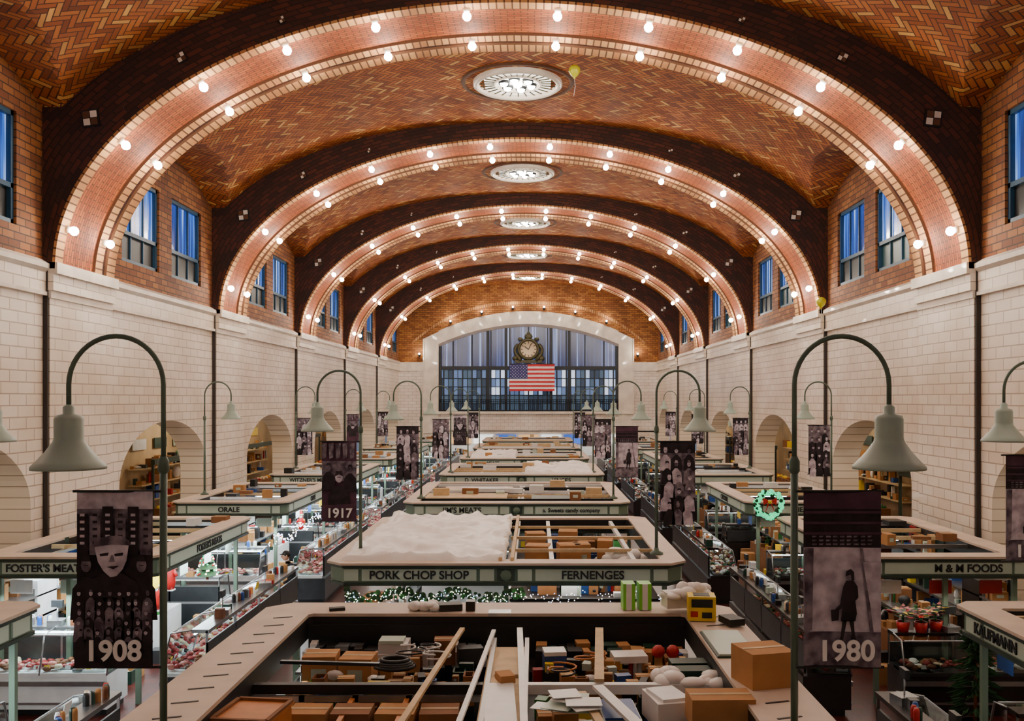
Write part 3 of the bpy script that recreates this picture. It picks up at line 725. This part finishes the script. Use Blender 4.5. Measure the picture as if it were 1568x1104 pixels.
        mb.box(X0,X1,Y0,Y1,1.9,1.95,M_black)
        clutter(mb,X0,X1,Y0,Y1,1.95,130,.55,1.15)
        for j in range(5):
            y=Y0+(Y1-Y0)*(j+.5)/5; mb.box(-3+pw,3-pw,y,y+.08,2.55,2.64,random.choice([M_wood,M_white,M_black]))
        for x in(-1.6,0,.1,1.5): mb.box(x,x+.07,Y0,Y1,2.5,2.58,M_white)
        if k==3: tarp(mb,.1,2.7,Y0,Y1,2.62)
        if k==2: mb.box(-2.6,-.3,y0+1,y0+2.3,2.62,2.66,M_wood); mb.box(-2.3,-.2,y0+3.4,y0+4.6,2.62,2.65,M_plank); mb.box(.4,1.6,y0+1,y0+2,2.6,2.63,M_dgreen); mb.bc((-1.0,y0+3,2.7),(1.4,.6,.1),M_white,.1)
        if k==4: tarp(mb,-2.6,-.4,Y0,Y1,2.64)
        for q in range(9):
            x,y=U(-2.4,2.4),U(Y0+.3,Y1-.3); cbox(mb,x,y,2.6,U(.2,.5),U(.2,.4),U(.08,.26),random.choice([M_card,M_white,M_wood,M_panel,M_card2]))
    mb.obj('stored_goods',e)
LS=["","FOSTER'S MEATS","ORALE","WITZNER'S MEATS","","",""]; RS=["","M & M FOODS","MEATS","","","",""]
for sx in(-1,1):
    for k in range(7):
        y0=6.8+9.4*k; y1=y0+6.1
        if k==1: y0,y1=16.7,22.4
        if k==6: y1=70
        xi,xo=6.25,9.3; x0,x1=(-xo,-xi) if sx<0 else (xi,xo)
        e=empty('market_stall',(0,0,0)); mb=MB(); header(mb,x0,x1,y0,y1,.38,SEGS,c=.2)
        mb.obj('canopy_frame',e); mb=MB()
        gd=MEATS if sx<0 else PROD
        ed=5.9*sx
        if sx<0:
            case(mb,(ed,y1-.2),(ed,y0-.6),M_steeld,gd,hs=1.35); case(mb,(x0+.2,y0-.6),(ed-.9,y0-.6),M_white,gd,hs=1.2)
            case(mb,(ed-.9,y1+.3),(x0+.2,y1+.3),M_steeld,gd)
        else:
            case(mb,(ed,y0-.6),(ed,y1-.2),M_darkcase,gd,tube=(k>1),hs=1.35,deck=M_darkcase); case(mb,(ed+.9,y0-.6),(x1-.2,y0-.6),M_darkcase,gd,tube=(k!=1),deck=M_steeld)
            case(mb,(x1-.2,y1+.3),(ed+.9,y1+.3),M_darkcase,gd,tube=False,deck=M_darkcase)
        mb.obj('display_cases',e); mb=MB()
        bx0,bx1=(x0,x0+.6) if sx<0 else (x1-.6,x1)
        CB=M_white if sx<0 else M_darkcase
        mb.box(bx0,bx1,y0+.3,y1-.3,0,.9,CB); mb.box(bx0,bx1,y0+.3,y1-.3,1.35,1.39,M_steel); mb.box(bx0,bx1,y0+.3,y1-.3,1.75,1.78,M_steel)
        for z in(.9,1.39,1.78): clutter(mb,bx0,bx1,y0+.3,y1-.3,z,26,.33,.85)
        for yy in(y0+.8,y1-1.3):
            mb.box(bx0,bx1,yy,yy+.7,0,2.05,CB); mb.box(min(bx0,bx1)+.05,max(bx0,bx1)-.05,yy-.01,yy,.2,1.9,M_steel)
        xm=(x0+x1)/2; mb.box(xm-.35,xm+.35,y0+1.2,y1-1.2,0,.85,M_white if sx<0 else M_card2); mb.box(xm-.3,xm+.3,y0+1.4,y1-1.4,1.3,1.33,M_steel)
        for yy in(y0+1.45,y1-1.5): mb.box(xm-.02,xm+.02,yy,yy+.04,.85,1.33,M_steel)
        clutter(mb,xm-.35,xm+.35,y0+1.2,y1-1.2,.85,40,.3,.8); clutter(mb,xm-.3,xm+.3,y0+1.4,y1-1.4,1.33,28,.35,.8)
        clutter(mb,x0+.7,x1-.4,y0+.6,y1-.6,0,24,.6,1.3)
        mb.box(bx0,bx1+(.5 if sx<0 else 0),y0+2,y1-.4,2.1,2.14,M_darkcase); clutter(mb,bx0,bx1+(.5 if sx<0 else 0),y0+2,y1-.4,2.14,30,.5)
        for j in range(5):
            y=y0+.6+(y1-y0-1.2)*j/4; mb.box(x0+.3,x1-.3,y,y+.06,2.5,2.58,random.choice([M_wood,M_steel,M_white,M_black]))
        mb.box(xm-.9,xm-.82,y0+.3,y1-.3,2.44,2.5,M_steel)
        for q in range(7): cbox(mb,U(x0+.4,x1-.4),U(y0+.4,y1-.4),2.58,U(.15,.4),U(.15,.4),U(.06,.25),random.choice([M_card,M_card2,M_white,M_black]))
        for j in range(4):
            y=y0+.8+j*(y1-y0-1.6)/3; mb.bc((sx*(xi+.25),y,2.05),(.01,.4,.26),random.choice([M_white,M_yel,M_panel,M_white,M_blue]))
        for j in range(3): mb.bc((x0+.6+j*.9,y0+.25,2.05),(.4,.01,.24),random.choice([M_white,M_red,M_panel,M_white]))
        for j in(0,1):
            y=y0+(y1-y0)*(.3+.4*j); mb.box(xm-.7,xm+.7,y-.06,y+.06,2.36,2.41,M_white); mb.tube([(xm-.65,y,2.34),(xm+.65,y,2.34)],.02,M_tube,6)
        mb.obj('stored_goods',e)
        en=(230 if sx<0 else 20)*(1 if k<4 else .6)
        stall_light(e,sx*7.7,(y0+y1)/2,2.6,(y1-y0)*.8,en,COOL if sx<0 else WARM)
        stall_light(e,sx*6.3,(y0+y1)/2-.3,.3,(y1-y0)*.8,en*(.5 if sx<0 else .3),COOL if sx<0 else WARM)
        if k>0: light('AREA','counter_light',(sx*7.6,y0-.2,1.95),en*.35,COOL if sx<0 else WARM,e,2.6,.3)
        t=(LS if sx<0 else RS)[k]
        if t: text(t,((x0+x1)/2+sx*(.35 if k==1 else 0),y0-.035,(HB+HT)/2),.19,M_txtd,e)
        tt={(-1,1):"FOSTER'S MEATS",(1,0):"KAUFMANN",(1,2):"CZUCHRAJ",(-1,2):"ORALE"}.get((sx,k))
        if tt: text(tt,(sx*(xi-.035),y1-1.1 if k==0 else (y0+y1)/2,(HB+HT)/2),.2,M_txtd,e,rz=sx*-math.pi/2)
# ---------------------------------------------------------------- crook lamps & banners
def crook(px,y,s,h0=2.645):
    e=empty('gooseneck_street_lamp',(px,y,0)); mb=MB(); r=.385; lx=s*2*r
    mb.tube([(0,0,h0),(0,0,4.85)],.03,M_pole,10); mb.lathe([(.03,4.8),(.045,4.82),(.045,4.9),(.025,4.94)],(0,0,0),M_pole,12)
    mb.lathe([(.12,h0),(.12,h0+.03),(.05,h0+.06),(.035,h0+.12)],(0,0,0),M_pole,12)
    arc=[(0,0,4.85),(0,0,5.3)]+[(s*(r-r*math.cos(t)),0,5.52+r*1.03*math.sin(t)) for t in [math.pi*i/20 for i in range(21)]]+[(lx,0,5.32)]
    mb.tube(arc,.021,M_pole,8)
    mb.lathe([(.021,5.36),(.045,5.34),(.045,5.285),(.1,5.27),(.112,5.24),(.112,5.09),(.12,5.06),(.175,4.98),(.245,4.9),(.285,4.86),(.287,4.835),(.27,4.84),(.17,4.95),(.1,5.05),(.001,5.1)],(lx,0,0),M_lamp,28)
    mb.ball((lx,0,4.97),.06,M_white,10,6)
    mb.obj('lamp_body',e)
def poly(mb,pts,y,mat): mb.face([(p[0],y,p[1]) for p in pts],mat)
def banner(px,y,s,style,year=None,w=.62,h=1.42,yoff=-.05,tilt=0.0):
    e=empty('hanging_banner',(px,y+yoff,0)); e.rotation_euler=(0,0,tilt); mb=MB(); top=4.66; x0=s*.06; x1=s*(.06+w); a,b=min(x0,x1),max(x0,x1)
    for z in(top,top-h): mb.tube([(0,0,z),(x1+s*.03,0,z)],.012,M_black,6)
    bands={'crowd':[(0,.1,M_blight),(.1,.34,M_bmid),(.34,1,M_bpurp)],'lady':[(0,.1,M_bplum),(.1,.32,M_bpurp),(.32,.8,M_blight),(.8,1,M_bmid)],'kid':[(0,.25,M_bplum),(.25,.5,M_bmid),(.5,1,M_bplum)],'mix':[(0,.15,M_bpurp),(.15,.55,M_bmid),(.55,1,M_bpurp)],'mix2':[(0,.3,M_bmid),(.3,1,M_bpurp)]}[style]
    nx=8
    for t0,t1,m in bands:
        for i in range(nx):
            u0,u1=a+(b-a)*i/nx,a+(b-a)*(i+1)/nx; f=lambda u:.018*math.sin((u-a)/(b-a)*5)
            mb.face([(u0,f(u0),top-h*t1),(u1,f(u1),top-h*t1),(u1,f(u1),top-h*t0),(u0,f(u0),top-h*t0)],m)
    X=lambda u:a+(b-a)*u; Z=lambda v:top-h*v; F=-.026
    rr=random.Random(int(abs(px*31+y*7)))
    def shape(pts,m,k=0): poly(mb,[(X(p[0]),Z(p[1])) for p in pts],F-.0015*k,m)
    def ell(u,v,ru,rv,m,k,n=10): shape([(u+ru*math.cos(t),v+rv*math.sin(t)) for t in [2*math.pi*i/n for i in range(n)]],m,k)
    def person(u,v,s_,skin,body,k,hat=False):
        shape([(u-.5*s_,v+1.3*s_*.6),(u-.42*s_,v+.36*s_),(u-.12*s_,v+.2*s_),(u+.12*s_,v+.2*s_),(u+.42*s_,v+.36*s_),(u+.5*s_,v+1.3*s_*.6)],body,k)
        ell(u,v+.04*s_,.16*s_,.1*s_,skin,k+1); 
        if hat: shape([(u-.2*s_,v-.01*s_),(u-.12*s_,v-.03*s_),(u-.1*s_,v-.1*s_),(u+.1*s_,v-.1*s_),(u+.12*s_,v-.03*s_),(u+.2*s_,v-.01*s_)],body,k+2)
        else: shape([(u-.17*s_,v+.03*s_),(u-.12*s_,v-.07*s_),(u+.12*s_,v-.07*s_),(u+.17*s_,v+.03*s_),(u,v-.01*s_)],body,k+2)
        shape([(u-.07*s_,v+.04*s_),(u+.07*s_,v+.04*s_),(u+.07*s_,v+.052*s_),(u-.07*s_,v+.052*s_)],M_bpurp,k+3)
    if style=='crowd':
        for i in range(6):
            u=.02+i*.165; hh=rr.uniform(.02,.1); shape([(u,.36),(u+.14,.36),(u+.14,.05+hh),(u,.05+hh)],M_bmid if i%2 else M_bpurp)
            for j in range(5): shape([(u+.04,.14+j*.04),(u+.1,.14+j*.04),(u+.1,.125+j*.04),(u+.04,.125+j*.04)],M_blight if i%2==0 else M_bpurp,1)
        person(.14,.4,.42,M_bmid,M_bpurp,0,True); person(.86,.4,.42,M_bmid,M_bpurp,0,True)
        # large portrait face, tilted
        shape([(.12,.6),(.2,.5),(.38,.46),(.6,.46),(.8,.51),(.88,.6)],M_bpurp,4)
        shape([(.25,.31),(.31,.288),(.62,.275),(.7,.30),(.67,.39),(.62,.44),(.54,.478),(.46,.485),(.37,.45),(.3,.40)],M_blight,5)
        shape([(.22,.315),(.27,.27),(.44,.25),(.6,.25),(.7,.275),(.73,.305),(.48,.3)],M_bmid,6)
        for uu in(.38,.57): shape([(uu-.06,.352),(uu+.06,.345),(uu+.05,.362),(uu-.05,.366)],M_bpurp,6)
        shape([(.47,.36),(.5,.36),(.52,.398),(.44,.4)],M_bmid,6); shape([(.41,.425),(.58,.42),(.5,.44)],M_bpurp,6)
        for r_ in range(5):
            for c_ in range(8): person(.07+c_*.123+rr.uniform(-.02,.02),.57+r_*.055,.15,rr.choice([M_blight,M_bmid]),rr.choice([M_bpurp,M_bmid,M_bpurp]),7+r_,rr.random()<.5)
        shape([(0,.85),(1,.85),(1,1),(0,1)],M_bpurp,12)
    elif style=='lady':
        for j in range(3): shape([(0,.11+j*.06),(1,.11+j*.06),(1,.125+j*.06),(0,.125+j*.06)],M_bplum,1)
        for j in range(3):
            for i in range(9):
                u=.1+i*.09; shape([(u,.26+j*.022),(u+rr.uniform(.03,.07),.26+j*.022),(u+.06,.25+j*.022),(u,.25+j*.022)],M_bmid,1)
        shape([(.0,.32),(.12,.32),(.1,.78),(0,.82)],M_bmid,1); shape([(.72,.32),(.76,.32),(.9,.8),(.85,.8)],M_bmid,1); shape([(.76,.4),(.96,.4),(.96,.66),(.86,.66)],M_blight,2)
        ell(.585,.477,.05,.028,M_bmid,4,12); shape([(.53,.48),(.54,.45),(.6,.438),(.64,.455),(.645,.5),(.61,.51),(.6,.47)],M_bpurp,5)
        shape([(.54,.505),(.64,.505),(.69,.54),(.7,.6),(.66,.62),(.68,.69),(.66,.735),(.47,.735),(.5,.64),(.48,.6),(.5,.54)],M_bpurp,3)
        shape([(.49,.56),(.46,.64),(.4,.665),(.41,.68),(.49,.66),(.53,.6)],M_bpurp,4)
        shape([(.49,.73),(.55,.73),(.52,.8),(.5,.84),(.44,.845),(.47,.82)],M_bpurp,3); shape([(.58,.73),(.64,.73),(.65,.8),(.67,.845),(.6,.845),(.61,.8)],M_bpurp,3)
        shape([(.34,.67),(.45,.665),(.44,.73),(.35,.735)],M_bpurp,5)
    else:
        if style=='kid':
            for i in range(5): shape([(i*.2,.03),(i*.2+.15,.02),(i*.2+.13,.2),(i*.2+.02,.22)],M_bmid,0)
            person(.5,.42,.7,M_blight,M_bpurp,2); person(.2,.3,.4,M_bmid,M_bpurp,1); person(.82,.32,.4,M_bmid,M_bpurp,1)
            shape([(.0,.8),(1,.78),(1,1),(0,1)],M_bplum,8)
        else:
            for r_ in range(5):
                for c_ in range(3): person(.2+c_*.3+rr.uniform(-.06,.06),.1+r_*.17,.34,rr.choice([M_blight,M_blight,M_bmid]),rr.choice([M_bpurp,M_bmid,M_blight]),1+r_*3 if r_<4 else 13,rr.random()<.4)
    mb.obj('banner_cloth',e)
    if year: text(year,(X(.52),F-.045,Z(.9)),.23*w/.62,M_txtw,e)
def set_(px,y,s,style=None,year=None,tilt=0):
    crook(px,y,s)
    if style: banner(px,y,s,style,year,tilt=tilt)
set_(-2.53,7.7,-1,'crowd','1908'); set_(2.6,7.7,1,'lady','1980')
set_(-2.62,16.9,-1,'kid','1917'); set_(2.66,16.9,1,'mix')
set_(-2.68,26.4,-1,'mix'); set_(2.68,26.4,1,'lady')
set_(-2.7,35.9,-1,'mix2'); set_(2.7,35.9,1,'mix'); set_(-2.7,45.2,-1,'crowd'); set_(2.7,45.2,1,'mix2'); set_(-2.7,54.5,-1,'mix'); set_(2.7,54.5,1,'mix')
for s in(-1,1):
    set_(s*7.55,12.7,-s)
    set_(s*9.1,27.5,-s,None if s<0 else 'mix2'); set_(s*9.1,38,-s,'mix2' if s<0 else 'mix'); set_(s*9.1,48,-s,'kid' if s<0 else 'mix'); set_(s*9.1,57.5,-s,'mix')
    banner(s*6.72,12.7,s*1,'kid' if s<0 else 'lady','1917' if s<0 else '1995')
# ---------------------------------------------------------------- decorations
mb=MB(); wc=(6.0,22.3,2.93)
M_wr=emis('lit_wreath_green',C(40,225,160),1.2)
for i in range(60):
    t=2*math.pi*i/60; r=.29+U(-.05,.05); c=(wc[0]+r*math.cos(t),wc[1]+U(-.04,.04),wc[2]+r*math.sin(t))
    mb.ball(c,U(.04,.07),M_wr if i%3 else M_leaf,6,4); mb.ball((c[0]+U(-.05,.05),c[1]-.06,c[2]+U(-.05,.05)),.022,M_wr,5,4)
for s in(-1,1):
    mb.face([(wc[0],wc[1]-.1,wc[2]+.08),(wc[0]+s*.17,wc[1]-.1,wc[2]+.19),(wc[0]+s*.15,wc[1]-.12,wc[2]+.0)],M_red)
    mb.face([(wc[0],wc[1]-.1,wc[2]+.06),(wc[0]+s*.05,wc[1]-.1,wc[2]+.04),(wc[0]+s*.13,wc[1]-.12,wc[2]-.22)],M_red)
mb.ball((wc[0],wc[1]-.11,wc[2]+.07),.05,M_yel); mb.tube([(wc[0],wc[1],wc[2]-.33),(wc[0]+.1,wc[1],2.62)],.02,M_pole)
mb.obj('christmas_wreath')
mb=MB(); M_fl=emis('fairy_lights',(1,.85,.7,1),6); M_flb=emis('fairy_lights_blue',(.5,.6,1,1),6)
for i in range(420):
    x=-2.7+5.4*R(); sag=.05*math.sin(x*6); z=2.1+sag+U(-.08,.08); y=15.93+U(-.05,.05)
    if x<.3: mb.ball((x,y,z),U(.025,.055),random.choice([M_leaf,M_leaf,M_leaf,M_grn]),6,4)
    if x<.3 or R()<.35: mb.ball((x+U(-.05,.05),y-.06,z+U(-.04,.04)),.009,random.choice([M_fl,M_flb,M_fl]),5,4)
for i in range(220):
    y=U(23,32); mb.ball((-5.9+U(-.1,.1),y,1.9+.12*math.sin(y*3)+U(-.05,.05)),.018,M_flb if R()<.6 else M_fl,5,4)
mb.obj('fairy_light_garland')
def tree(x,y,z,h,name='christmas_tree'):
    mb=MB(); mb.tube([(x,y,z),(x,y,z+h*.2)],.03,M_brn)
    for k in range(5):
        zz=z+h*(.12+.17*k); r=h*.27*(1-k/5.5); mb.lathe([(r,zz),(r*.5,zz+h*.14),(.01,zz+h*.26)],(x,y,0),M_leaf,11,False)
    for i in range(90):
        q=R(); t=R()*6.3; r=h*.25*(1-q)+.02; mb.ball((x+r*math.cos(t),y+r*math.sin(t),z+h*(.15+.8*q)),.022,random.choice([M_wr,M_wr,M_fl,M_red]),5,4)
    mb.ball((x,y,z+h*1.02),.04,M_yel); mb.obj(name)
tree(-6.6,20.5,1.5,.85)
def santa(x,y,z,h):
    mb=MB(); mb.lathe([(.001,0),(.12*h,0),(.15*h,.2*h),(.13*h,.45*h),(.08*h,.62*h)],(x,y,z),M_red,14); mb.ball((x,y,z+.68*h),.09*h,M_skin,10,6); mb.ball((x,y-.04*h,z+.62*h),(.08*h,.06*h,.09*h),M_white,8,5)
    mb.lathe([(.1*h,.74*h),(.07*h,.86*h),(.01,1.02*h)],(x,y,z),M_red,12); mb.ball((x,y,z+1.02*h),.03*h,M_white); mb.lathe([(.1*h,.72*h),(.115*h,.745*h),(.1*h,.77*h)],(x,y,z),M_white,12)
    for s in(-1,1): mb.tube([(x+s*.1*h,y,z+.5*h),(x+s*.2*h,y-.05*h,z+.35*h)],[.05*h,.04*h],M_red,8)
    mb.box(x-.12*h,x+.12*h,y-.1*h,y+.1*h,z-.03,z,M_white); mb.obj('santa_figurine')
santa(-7.3,20.2,1.36,.8); santa(-6.55,17.6,1.5,.6); santa(-6.55,28.5,1.5,.6)
def poin(x,y,z):
    mb=MB(); mb.lathe([(.001,0),(.09,0),(.12,.18),(.1,.18)],(x,y,z),M_red,12)
    for i in range(60):
        t=R()*6.3; r=U(.03,.24); zz=z+.34+U(-.1,.1); c=Vector((x+r*math.cos(t),y+r*math.sin(t),zz)); d=Vector((math.cos(t),math.sin(t),U(-.2,.3)))*.1; w=Vector((-math.sin(t),math.cos(t),0))*.04
        mb.face([c-d*.3,c+w,c+d,c-w],random.choice([M_red,M_red,M_leaf,M_leaf,M_yel,M_leaf]))
    mb.tube([(x,y,z+.1),(x,y,z+.3)],.02,M_leaf); mb.obj('potted_poinsettia')
for x,y in((6.5,17.1),(7.0,16.75),(7.6,16.8),(7.3,16.7)): poin(x,y,1.3 if x>6.6 else 1.5)
mb=MB()
for i in range(260):
    t=R()*6.3; q=R(); r=.42*math.sqrt(R())*(1-q*.75); c=Vector((7.4+r*math.cos(t),14.85+r*math.sin(t),.5+q*1.4)); d=Vector((math.cos(t),math.sin(t),-.3))*.14; w=Vector((-math.sin(t),math.cos(t),0))*.03
    mb.face([c-d,c+w,c+d,c-w],M_leaf); mb.face([c-d,c+Vector((0,0,.03)),c+d,c-Vector((0,0,.03))],M_leaf)
mb.tube([(7.4,14.85,0),(7.4,14.85,1.8)],[.04,.01],M_brn); mb.lathe([(.001,0),(.2,0),(.25,.35),(.22,.35)],(7.4,14.85,0),M_darkcase,14); mb.obj('potted_fir_tree')
for (x,y,z) in((1.54,25.1,14.1),(9.62,30.2,8.5)):
    mb=MB(); mb.lathe([(.001,-.2),(.03,-.19),(.02,-.17),(.1,-.1),(.155,0),(.15,.08),(.09,.15),(.001,.17)],(x,y,z),M_ylb,16); mb.tube([(x,y,z-.19),(x+.02,y,z-.4),(x-.02,y,z-.65)],.006,M_white,4); mb.obj('yellow_balloon')
# outer aisles
for sx in(-1,1):
    for p in PS[:6]:
        yc=p+6.9
        e=empty('produce_stand',(0,0,0)); mb=MB(); xa,xb=sorted((sx*12.0,sx*13.6))
        mb.box(xa,xb,yc-2.9,yc+2.9,0,.8,M_darkcase)
        for j in range(11):
            for i in range(3):
                cxx=xa+.27+i*.53; cy=yc-2.65+j*.53; zz=.8+.22*(i if sx>0 else 2-i); mb.box(cxx-.24,cxx+.24,cy-.24,cy+.24,.8,zz+.15,M_card2); g=random.choice([M_red,M_grn,M_yel,M_owood,M_leaf,M_fat])
                for _ in range(6): mb.ball((cxx+U(-.16,.16),cy+U(-.16,.16),zz+.18),.07,g,6,4)
        sa,sb=sorted((sx*13.9,sx*14.45))
        for z in(1.6,2.2,2.8): mb.box(sa,sb,yc-3,yc+3,z,z+.04,M_wood); clutter(mb,sa,sb,yc-3,yc+3,z+.04,18,.5)
        for j in(-2,0,2): mb.box(sx*14.4 if sx>0 else sx*14.44,sx*14.44 if sx>0 else sx*14.4,yc+j-.6,yc+j+.6,3.5,3.9,random.choice([M_white,M_panel,M_yel,M_dgreen]))
        for yy in(yc-2.9,yc+2.8): mb.box(xa,xa+.08,yy,yy+.08,0,3.0,M_gdark)
        mb.box(xa-.02,xa+.12,yc-2.9,yc+2.9,3.0,3.2,M_gdark)
        mb.tube([(sx*12.6,yc-2,4.9),(sx*12.6,yc+2,4.9)],.03,M_tube,6)
        mb.obj('stand_body',e)
        light('POINT','aisle_light',(sx*12.4,yc,4.6),120,(1,.82,.6),e,.2)
# far shops
mb=MB()
menus=[emis('menu_blue',C(60,100,190),.9),emis('menu_white',C(240,240,235),1.3),emis('menu_warm',C(220,170,110),.9)]
for i in range(9):
    x=-7.2+i*1.8
    mb.box(x-.75,x+.75,FAR+.5,FAR+1.2,0,1.1,M_white); mb.box(x-.8,x+.8,FAR+2.3,FAR+2.45,1.9,2.6,menus[(i*2)%3])
    clutter(mb,x-.7,x+.7,FAR+.5,FAR+1.2,1.1,8,.5); clutter(mb,x-.7,x+.7,FAR+1.9,FAR+2.3,1.2,5,.6)
mb.obj('vendor_counter_row')
for x in(-5,0,5): light('AREA','shop_light',(x,FAR+1,2.8),60,(1,.97,.9),None,3,1)
e=empty('wall_wash_light_row')
mb=MB()
for i in range(8):
    x=-8.4+16.8*i/7; zc=zo(x) if abs(x)<8.1 else 8.5
    zc=zc+.25; mb.tube([(x,FAR-.3,zc),(x,FAR-.38,zc+.14)],[.09,.12],M_black,8); mb.ball((x,FAR-.4,zc+.18),.07,M_bulb,8,5)
    light('POINT','wash_light',(x,FAR-.55,zc+.35),36,(1,.85,.62),e,.08)
mb.obj('wash_fixtures',e)
mb=MB()
for (x,y,z) in((3.5,14.2,0),(3.55,14.7,0),(3.5,14.45,.42),(-3.6,24.0,0),(-3.6,24.5,0),(3.6,33.5,0),(3.6,34.0,.0)): cbox(mb,x,y,z,.5,.42,.4)
mb.obj('stacked_cartons')
# ---------------------------------------------------------------- man
def man(x,y,rz):
    J={'pel':(0,0,.95,.13),'bel':(0,-.02,1.1,.135),'ch':(0,-.07,1.3,.155),'nk':(0,-.12,1.46,.06),'nk2':(0,-.15,1.53,.055),
    'ls':(.17,-.08,1.4,.07),'le':(.25,-.1,1.13,.048),'lw':(.2,-.32,1.02,.033),'rs':(-.17,-.08,1.4,.07),'re':(-.25,-.06,1.13,.048),'rw':(-.2,-.28,1.0,.033),
    'lh':(.09,0,.88,.1),'lk':(.11,-.12,.5,.068),'la':(.11,-.02,.1,.045),'lt':(.12,-.18,.045,.04),'rh':(-.09,0,.88,.1),'rk':(-.11,.02,.5,.068),'ra':(-.11,.2,.12,.045),'rt':(-.12,.06,.045,.04)}
    E=[('pel','bel'),('bel','ch'),('ch','nk'),('nk','nk2'),('ch','ls'),('ls','le'),('le','lw'),('ch','rs'),('rs','re'),('re','rw'),('pel','lh'),('lh','lk'),('lk','la'),('la','lt'),('pel','rh'),('rh','rk'),('rk','ra'),('ra','rt')]
    K=list(J); me=bpy.data.meshes.new('sk'); me.from_pydata([J[k][:3] for k in K],[(K.index(a),K.index(b)) for a,b in E],[])
    o=bpy.data.objects.new('sk',me); COL.objects.link(o); o.modifiers.new('s','SKIN')
    for i,k in enumerate(K): me.skin_vertices[0].data[i].radius=(J[k][3],J[k][3]*.85)
    me.skin_vertices[0].data[0].use_root=True
    sb=o.modifiers.new('b','SUBSURF'); sb.levels=2; sb.render_levels=2
    dg=bpy.context.evaluated_depsgraph_get(); ev=o.evaluated_get(dg); m2=bpy.data.meshes.new_from_object(ev)
    mb=MB(); vs=[v.co.copy() for v in m2.vertices]
    for p in m2.polygons:
        c=p.center; mat=M_cloth
        if c.z<.13: mat=M_black
        elif c.z<.93 and c.y>-.3 and not(abs(c.x)>.2): mat=M_jean
        elif c.z>1.49: mat=M_skin
        mb.face([vs[i] for i in p.vertices],mat,sm=True)
    bpy.data.objects.remove(o)
    h=Vector((0,-.19,1.64)); mb.ball(h,(.075,.095,.115),M_skin,16,12); mb.ball(h+Vector((0,.012,.03)),(.082,.1,.1),M_black,16,10)
    mb.ball(h+Vector((0,-.08,.045)),(.07,.07,.015),M_black,12,5); mb.ball(h+Vector((0,-.1,-.01)),(.012,.02,.022),M_skin,8,5)
    for s in(-1,1): mb.ball(h+Vector((s*.03,-.088,.012)),.009,M_white,8,5); mb.ball(h+Vector((s*.03,-.096,.012)),.005,M_black,6,4); mb.ball(h+Vector((s*.078,0,0)),(.01,.02,.03),M_skin,8,5)
    mb.ball(h+Vector((0,-.088,-.05)),(.024,.008,.006),M_meat,8,4)
    for s,w in((1,Vector((.2,-.32,1.02))),(-1,Vector((-.2,-.28,1.0)))):
        pc=w+Vector((-s*.01,-.06,-.02)); mb.ball(pc,(.04,.05,.018),M_skin,10,6)
        for k,l in enumerate((.065,.075,.07,.055)):
            b=pc+Vector((-.03+.02*k,-.04,0)); mb.tube([b,b+Vector((0,-l*.5,-.008)),b+Vector((0,-l*.9,-.03))],[.0095,.009,.007],M_skin,6)
        b=pc+Vector((-s*.035,-.0,0)); mb.tube([b,b+Vector((-s*.025,-.025,-.01)),b+Vector((-s*.03,-.05,-.02))],[.011,.01,.008],M_skin,6)
    ob=mb.obj('man_in_black'); ob.location=(x,y,0); ob.rotation_euler=(0,0,rz); return ob
man(-5.35,22.9,-1.0)
# ---------------------------------------------------------------- world & camera
w=bpy.data.worlds.new('World'); scene.world=w; w.use_nodes=True
w.node_tree.nodes['Background'].inputs[0].default_value=(.5,.6,.8,1); w.node_tree.nodes['Background'].inputs[1].default_value=.3
cam=bpy.data.cameras.new('camera'); cam.sensor_width=36; cam.lens=36*1450/1568; cam.shift_x=-35/1568; cam.shift_y=60/1568; cam.clip_end=300; cam.clip_start=.05
co=bpy.data.objects.new('camera',cam); co.location=(.49,0,EYE); co.rotation_euler=(math.pi/2,0,0); COL.objects.link(co); scene.camera=co
